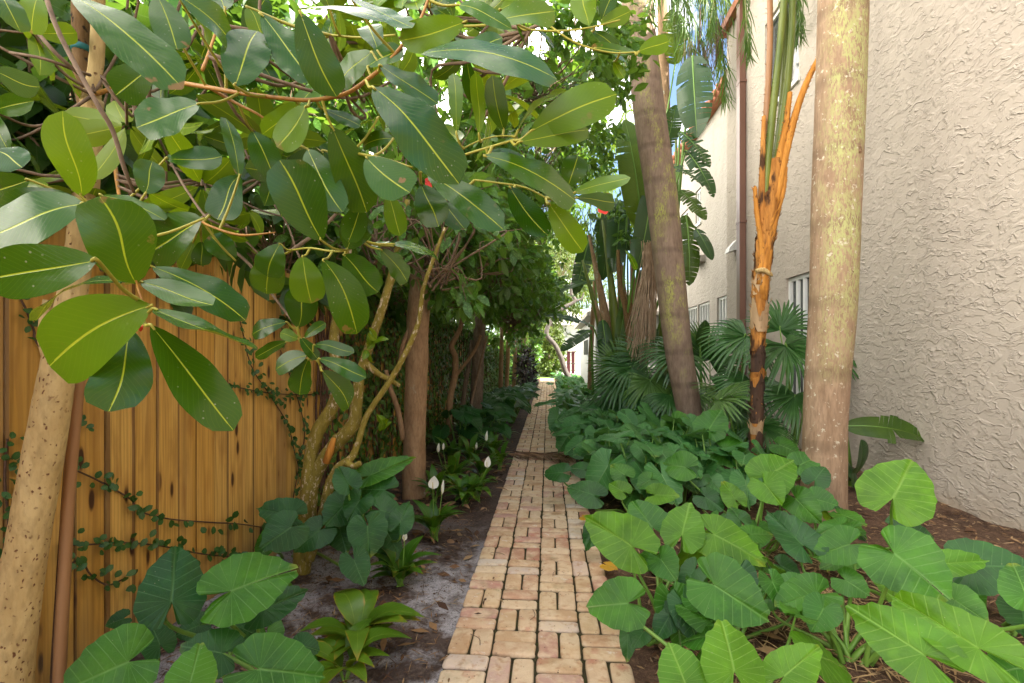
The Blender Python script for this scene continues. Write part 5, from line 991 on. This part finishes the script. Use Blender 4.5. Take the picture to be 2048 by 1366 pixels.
# fan palms under the house wall
def fan(t, hub, D_, N, Rr, mat, seed, nseg=36, spread=125, foot=None, split=.5):
    r_ = np.random.default_rng(seed); D_ = unit(D_); N = unit(N); S_ = unit(np.cross(D_, N)); N = np.cross(S_, D_); an = np.radians(np.linspace(-spread, spread, nseg)); A = np.outer(np.cos(an), D_) + np.outer(np.sin(an), S_) + N * .06 * np.cos(an)[:, None] + r_.normal(size=(nseg, 3)) * .025
    L = .94 * Rr * (1 - .28 * (np.abs(an) / R(spread)) ** 2) * r_.uniform(.93, 1.05, nseg); m = MB()
    tpf = template(9, 2, .42, .55, .0, .3, 0.)
    T = tpf['T']; tpf['H'] = -.32 * np.clip(T - .45, 0, 1) ** 2 * 3.0
    Nn = np.tile(N, (nseg, 1)) + UP * .25
    batch(m, np.tile(hub, (nseg, 1)), A, Nn, L, Rr * .064, tpf)
    fo = m.build('frond', M[mat], t)
    if foot is not None:
        s = MB(); s.tube([foot, foot * .45 + hub * .55 + UP * .12, hub, hub + D_ * .04], [.011, .008, .006, .004], 6, 5, cap=False); s.build('leaf_stalk', M['stalk'], fo)
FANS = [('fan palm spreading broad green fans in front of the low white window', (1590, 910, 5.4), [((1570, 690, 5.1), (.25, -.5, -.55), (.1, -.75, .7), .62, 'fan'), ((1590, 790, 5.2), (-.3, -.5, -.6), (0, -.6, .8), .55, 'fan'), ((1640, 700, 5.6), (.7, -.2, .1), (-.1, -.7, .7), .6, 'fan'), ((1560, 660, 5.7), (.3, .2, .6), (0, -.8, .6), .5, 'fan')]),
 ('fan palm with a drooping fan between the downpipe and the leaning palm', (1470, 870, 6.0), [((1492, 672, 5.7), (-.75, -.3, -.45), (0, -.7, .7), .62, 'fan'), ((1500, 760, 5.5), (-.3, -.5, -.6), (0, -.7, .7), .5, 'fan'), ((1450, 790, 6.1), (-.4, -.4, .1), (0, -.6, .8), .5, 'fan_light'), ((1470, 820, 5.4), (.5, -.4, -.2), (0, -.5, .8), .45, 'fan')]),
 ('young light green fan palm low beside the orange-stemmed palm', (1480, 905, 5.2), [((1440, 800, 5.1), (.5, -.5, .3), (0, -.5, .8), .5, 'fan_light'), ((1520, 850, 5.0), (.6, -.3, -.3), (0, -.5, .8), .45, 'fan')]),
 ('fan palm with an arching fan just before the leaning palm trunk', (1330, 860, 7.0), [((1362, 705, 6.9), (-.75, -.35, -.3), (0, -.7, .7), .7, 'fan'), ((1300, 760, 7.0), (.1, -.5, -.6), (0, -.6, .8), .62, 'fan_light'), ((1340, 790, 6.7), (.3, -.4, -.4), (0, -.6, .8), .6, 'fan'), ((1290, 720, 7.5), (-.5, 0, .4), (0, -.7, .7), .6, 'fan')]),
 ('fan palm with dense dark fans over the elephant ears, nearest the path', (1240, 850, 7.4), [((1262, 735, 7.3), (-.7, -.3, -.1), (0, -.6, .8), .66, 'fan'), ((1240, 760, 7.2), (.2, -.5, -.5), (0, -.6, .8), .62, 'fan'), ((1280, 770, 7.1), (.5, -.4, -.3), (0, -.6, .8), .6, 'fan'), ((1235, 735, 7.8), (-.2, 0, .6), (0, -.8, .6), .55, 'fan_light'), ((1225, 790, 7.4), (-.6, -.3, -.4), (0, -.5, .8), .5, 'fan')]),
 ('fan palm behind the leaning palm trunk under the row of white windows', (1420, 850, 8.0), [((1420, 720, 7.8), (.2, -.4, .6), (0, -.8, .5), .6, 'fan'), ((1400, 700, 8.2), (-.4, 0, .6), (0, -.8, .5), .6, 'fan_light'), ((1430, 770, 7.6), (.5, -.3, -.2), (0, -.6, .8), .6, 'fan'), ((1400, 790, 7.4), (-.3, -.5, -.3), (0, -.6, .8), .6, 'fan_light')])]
sd = 0
for lab, (u, v, dd), fans in FANS:
    g = at(u, v, dd); g[2] = 0; t = thing('fan_palm', tuple(g), lab, 'palm', 'fan palms below the house wall')
    m = MB(); m.tube([g - [0, 0, .05], g + [.02, 0, .25]], [.05, .04], 10, 2, .1); m.build('stem', M['bark_rough'], t)
    for (hu, hv, hd), D_, N, Rr, mt in fans: sd += 1; fan(t, at(hu, hv, hd), np.array(D_), np.array(N), Rr, mt, sd, foot=g + [0, 0, .2])

# ------------------------------------------------------------------ bird of paradise
def paddle(t, base, tip, N, W, mat, seed, foot=None, splits=.5, arch=.08, nst=16, bend=0.):
    """big leaf made of strips each side of the midrib, torn in places"""
    r_ = np.random.default_rng(seed); base = np.asarray(base); tip = np.asarray(tip); A = tip - base; L = np.linalg.norm(A); A = A / L; S_ = unit(np.cross(A, N)); N = np.cross(S_, A)
    def mid(tt): return base + A * L * tt + N * L * arch * 4 * tt * (1 - tt)
    def wid(tt): return W * .5 * (np.clip(tt, 0.001, 1) ** .35 * np.clip(1 - tt, 0.001, 1) ** .45) / .58
    m = MB(); sl = .32
    for s in (-1, 1):
        lift = 0.
        for i in range(nst):
            t0, t1 = i / nst, (i + 1) / nst
            torn = r_.random() < splits; g = .12 / nst if torn else -.004
            if torn: lift = r_.normal() * .22
            V = []; U = []
            for q in np.linspace(0, 1, 5):
                for tt in (t0 + (g * q), t1 - (g * q)):
                    w_ = wid(tt + .02); p = mid(tt) + S_ * s * w_ * q + A * sl * w_ * q * (1 - tt * .7) + N * w_ * (.22 * q - .5 * q * q * .5 + lift * q * q) - UP * bend * w_ * q * q; V.append(p); U.append((tt, .5 + s * q * .5))
            f = [(2 * k, 2 * k + 1, 2 * k + 3, 2 * k + 2) if s > 0 else (2 * k + 2, 2 * k + 3, 2 * k + 1, 2 * k) for k in range(4)]; m.add(V, f, U)
    fo = m.build('blade', M[mat], t); r = MB(); pr = [mid(q) - N * .004 for q in np.linspace(0, .97, 8)]; r.tube(pr, np.linspace(.014, .003, 8) * max(.5, L), 6, 2, cap=False)
    if foot is not None: r.tube([foot, foot * .5 + base * .5 + (base - foot) * [-.06, 0, 0], base], [.035, .025, .015], 8, 5, cap=False)
    r.build('midrib', M['stalk'], fo); return fo
bp_ = at(1235, 800, 9.2); bp_[2] = 0
bop = thing('bird_of_paradise', tuple(bp_), 'giant bird of paradise clump with upright stalks and torn paddle leaves behind the leaning palm', 'plant')
CF = -F3
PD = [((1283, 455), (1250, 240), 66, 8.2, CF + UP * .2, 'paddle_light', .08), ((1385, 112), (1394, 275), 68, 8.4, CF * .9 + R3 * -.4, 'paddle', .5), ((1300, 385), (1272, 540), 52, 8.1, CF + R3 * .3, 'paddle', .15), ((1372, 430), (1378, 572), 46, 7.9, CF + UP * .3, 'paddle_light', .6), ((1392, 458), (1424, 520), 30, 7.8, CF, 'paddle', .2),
      ((1360, 262), (1420, 335), 36, 8.3, CF + UP * .8, 'paddle', .9), ((1340, 330), (1402, 368), 34, 8.0, CF * .5 + UP, 'paddle', .9), ((1240, 400), (1228, 545), 46, 9., CF + UP * .1, 'paddle', .2), ((1330, 300), (1352, 210), 40, 9.4, CF, 'paddle', .3), ((1300, 330), (1296, 200), 46, 9.6, CF, 'paddle', .3),
      ((1186, 652), (1092, 632), 30, 9.2, CF * .5 + UP, 'paddle', .5), ((1182, 660), (1122, 702), 30, 9., CF * .7 + UP, 'paddle', .3), ((1190, 560), (1120, 585), 26, 10., CF * .4 + UP, 'paddle', .4), ((1230, 730), (1190, 720), 20, 8.8, CF * .4 + UP, 'paddle', .1), ((1400, 690), (1410, 640), 26, 7.6, CF, 'paddle', .1),
      ((1250, 610), (1236, 690), 26, 8.9, CF, 'paddle_light', .2), ((1325, 480), (1330, 600), 30, 8.5, CF, 'paddle', .2), ((1215, 500), (1195, 440), 30, 9.8, CF, 'paddle', .2), ((1255, 500), (1290, 460), 30, 9.4, CF, 'paddle', .2), ((1215, 420), (1205, 560), 44, 9.6, CF + R3 * .3, 'paddle', .4), ((1262, 300), (1290, 430), 60, 8.6, CF + R3 * -.3, 'paddle', .3), ((1320, 420), (1312, 560), 46, 8.4, CF, 'paddle', .3), ((1180, 470), (1150, 590), 34, 10.5, CF + UP * .4, 'paddle', .5), ((1280, 600), (1310, 690), 30, 8.6, CF, 'paddle', .2), ((1205, 640), (1215, 740), 30, 8.9, CF, 'paddle', .2), ((1350, 130), (1342, 20), 50, 9.5, CF, 'paddle_light', .4), ((1372, 300), (1428, 395), 34, 8.2, CF + UP * .5, 'paddle', .7), ((1360, 380), (1412, 440), 34, 8.0, CF + UP * .4, 'paddle_light', .6), ((1235, 470), (1175, 430), 30, 10, CF + UP * .5, 'paddle_light', .6)]
for i, (b, t_, wp, dd, N, mt, sp_) in enumerate(PD):
    P0, P1 = at(*b, dd), at(*t_, dd - .25); ft = bp_ + [rng.normal() * .22, rng.normal() * .25, 0]
    if i in (13, 14): ft = at(b[0] + 5, 830, dd) * [1, 1, 0]
    paddle(bop, P0, P1, np.array(N), wp * dd / FPX, mt, i, ft if i not in (1, 5, 6) else at(1345, 560, 8.6), sp_, .06)
st = MB(); so_ = MB()
for u0, v0, u1, v1, wd in ((1232, 800, 1178, 470, 24), (1240, 800, 1205, 440, 22), (1250, 800, 1230, 430, 26), (1228, 800, 1165, 520, 18), (1262, 800, 1262, 480, 22), (1270, 800, 1290, 430, 20), (1222, 800, 1190, 600, 16), (1330, 820, 1338, 330, 20), (1320, 820, 1322, 420, 22), (1345, 820, 1352, 280, 16)):
    dd = 9.1 + rng.normal() * .2; pts = px([(u0, v0), ((u0 + u1) / 2 + 6, (v0 + v1) / 2), (u1, v1)], dd); (so_ if rng.random() < .5 else st).tube(pts, [wd * dd / FPX / 2, wd * dd / FPX / 2.5, .02], 9, 5, .04)
st.build('stalk', M['petiole_green'], bop); so_.build('dry_stalk', M['bark_brown'], bop)
bt2 = thing('bare_stem_shrub', tuple(at(1268, 800, 8.8) * [1, 1, 0]), 'forked brown bare stem rising through the bird of paradise clump', 'shrub'); m = MB(); m.tube(px([(1262, 800), (1258, 690), (1252, 620), (1240, 570), (1236, 500)], 8.7), [.07, .06, .055, .05, .03], 9, 5, .05); m.tube(px([(1254, 640), (1272, 580), (1280, 540)], 8.7), [.05, .04, .02], 8, 4, .05); m.build('trunk', M['bark_dark'], bt2)
cm = MB(); crown(cm, at(1245, 450, 8.9), (.35, .4, .5), 16, 10, .16, .4); cm.build('crown', M['hedge'], bt2)
# hanging dry strands
hd = thing('dry_palm_strands', tuple(at(1310, 480, 7.4)), 'tuft of long brown dry strands hanging beside the leaning palm trunk', 'dead foliage'); m = MB()
for k in range(120):
    a = rng.random(); top = at(1300 + rng.normal() * 6, 480 + rng.random() * 25, 7.3 + rng.normal() * .05); e = at(1258 + a * 52 + rng.normal() * 4, 640 + rng.random() * 90, 7.2 + rng.normal() * .12); mid = top * .5 + e * .5 + [rng.normal() * .03 + .02, 0, .06]
    m.tube([top, mid, e], [.006, .005, .003], 4, 4, cap=False)
m.build('strands', plain('dry_strand', (.3, .2, .12), (.45, .32, .22), 10., .8), hd)
# small strelitzia behind the thick palm
g = at(1700, 920, 4.7); g[2] = 0; bs = thing('young_bird_of_paradise', tuple(g), 'young bird of paradise with two broad leaves between the thick palm and the stucco wall', 'plant')
for i, (b, t_, wp, N) in enumerate((((1690, 852), (1852, 878), 58, UP * .8 + CF * .75), ((1700, 960), (1722, 880), 52, CF + R3 * .4 + UP * .3), ((1690, 915), (1705, 975), 40, CF + R3 * .6))):
    paddle(bs, at(*b, 4.6), at(*t_, 4.4), N, wp * 4.6 / FPX, 'paddle_light' if i == 0 else 'paddle', 70 + i, g + [0, 0, .02], .15, .1, 18)

# ------------------------------------------------------------------ small things
fd = thing('fallen_frond', tuple(gnd(1060, 915)), 'dry brown palm frond lying across the brick path', 'fallen frond'); d0 = gnd(1060, 912, .03)
r = MB(); P = [d0 + [-.22, .15, .03], d0 + [-.05, .02, .03], d0 + [.18, -.02, .04], d0 + [.42, .02, .06]]; r.tube(P, [.012, .011, .009, .006], 6, 4); r.build('rachis', M['vine_stem'], fd)
m = MB(); n = 110; k = rng.random(n); B0 = d0 + np.outer(k - .45, [.75, -.03, 0]) + rng.normal(size=(n, 3)) * [.01, .02, .008] + [0, 0, .03]; batch(m, B0, unit(np.stack([rng.normal(size=n) * .4 + .8, rng.normal(size=n) * .45, rng.normal(size=n) * .06 - .03], 1)), UP + rng.normal(size=(n, 3)) * .4, rng.uniform(.2, .45, n), .018, T_STRIP); m.build('leaflets', M['straw_dark'], fd)
for u, v, lab in ((1213, 1130, 'fallen yellow leaf on the path edge beneath the round blue-green leaf'), (1167, 1034, 'smaller fallen yellow leaf on the path edge farther along')):
    P = gnd(u, v, .05); m = MB(); m.add(*ear_mesh(P, np.array([.6, -.5, 0.]), np.array([.1, -.4, 1.]), .075 if v > 1100 else .06, .09, int(u))); tag(m.build('fallen_leaf', M['yellow'], None, loc=tuple(P)), lab, 'fallen leaf', 'fallen yellow leaves')
def flower(u, v, d, s, lab):
    P = at(u, v, d); t = thing('hibiscus_flower', tuple(P), lab, 'flower', 'red flowers in the hedge'); m = MB(); an = np.arange(5) * 1.257; A = np.stack([np.cos(an), np.full(5, -.5), np.sin(an)], 1); batch(m, np.tile(P, (5, 1)), unit(A), np.tile(CF, (5, 1)), s, s * .9, template(5, 4, .8, .4, .1, .1, .1)); m.build('petal', M['red'], t)
    q = MB(); q.tube([P, P + CF * s * .9 - UP * s * .2], s * .05, 6, 1); q.build('stamen', M['spadix'], t)
flower(1207, 417, 4.6, .07, 'red hibiscus flower hanging under the outermost glossy leaves'); flower(862, 366, 3.6, .05, 'small red flower half hidden among the hedge leaves')
# litter: straw and chips on the mulch, dry grass on the sandy bed
def litter(name, n, fx, fy, L, W, mat, lab, loc):
    m = MB(); x = fx(n); y = fy(n); z = np.array([soil_h(a, b) for a, b in zip(x, y)]) + rng.uniform(.002, .02, n); a = rng.random(n) * 6.28
    batch(m, np.stack([x, y, z], 1), unit(np.stack([np.cos(a), np.sin(a), rng.normal(size=n) * .18], 1)), UP + rng.normal(size=(n, 3)) * .35, rng.uniform(L * .4, L, n), rng.uniform(W * .5, W, n), T_CHIP); tag(m.build(name, mat, None, loc=loc), lab, 'litter', kind='stuff')
litter('mulch_chips', 9000, lambda n: rng.uniform(.43, 3.4, n), lambda n: 1.2 + 7 * rng.random(n) ** 1.5, .075, .016, M['chip'], 'loose brown wood chips spread under the elephant ears', (2, 3, 0))
litter('straw_litter', 2600, lambda n: .55 + 1.6 * rng.beta(2, 2, n), lambda n: 1.2 + 2.2 * rng.random(n) ** 1.2, .14, .009, M['straw'], 'dry straw strewn between the nearest elephant ears', (1.4, 2, 0))
litter('dry_grass', 5000, lambda n: -.42 - 1.25 * rng.random(n) ** .8, lambda n: 1.4 + 5 * rng.random(n) ** 1.3, .09, .006, M['chip'], 'dry grass and twigs scattered on the sandy bed', (-.8, 2.5, 0))
litter('soil_crumbs', 6000, lambda n: -.41 - 1.25 * rng.random(n) ** .8, lambda n: 1.4 + 4 * rng.random(n) ** 1.3, .016, .012, M['mulch'], 'dark soil crumbs scattered over the sandy bed', (-.8, 2.2, 0))
litter('fallen_leaves', 420, lambda n: np.where(rng.random(n) < .4, -.45 - 1.1 * rng.random(n), .5 + 2.8 * rng.random(n)), lambda n: 1.4 + 6 * rng.random(n) ** 1.3, .12, .05, M['chip'], 'curled brown fallen leaves lying over both planting beds', (0, 3, 0))
litter('leaf_scraps', 260, lambda n: -.3 + rng.normal(size=n) * .28, lambda n: 1.5 + 8 * rng.random(n) ** 1.3, .05, .016, M['chip'], 'small dry leaf scraps along the brick path edge', (-.3, 4, 0))
# soil crumbs and moss in the path joints come from the joint sheet itself; a few stray blades lie on the bricks
m = MB()
for q in ((1060, 1240), (1010, 1110), (960, 1290), (1120, 1140)):
    P = gnd(*q, .006); a = rng.random() * 6.28; m.tube([P, P + np.array([math.cos(a), math.sin(a), .02]) * .05, P + np.array([math.cos(a + .4), math.sin(a + .4), .01]) * .1], .0016, 4, 3)
tag(m.build('grass_blades', M['twig'], None, loc=(0, 2, 0)), 'few loose dry grass blades lying on the bricks', 'litter', kind='stuff')
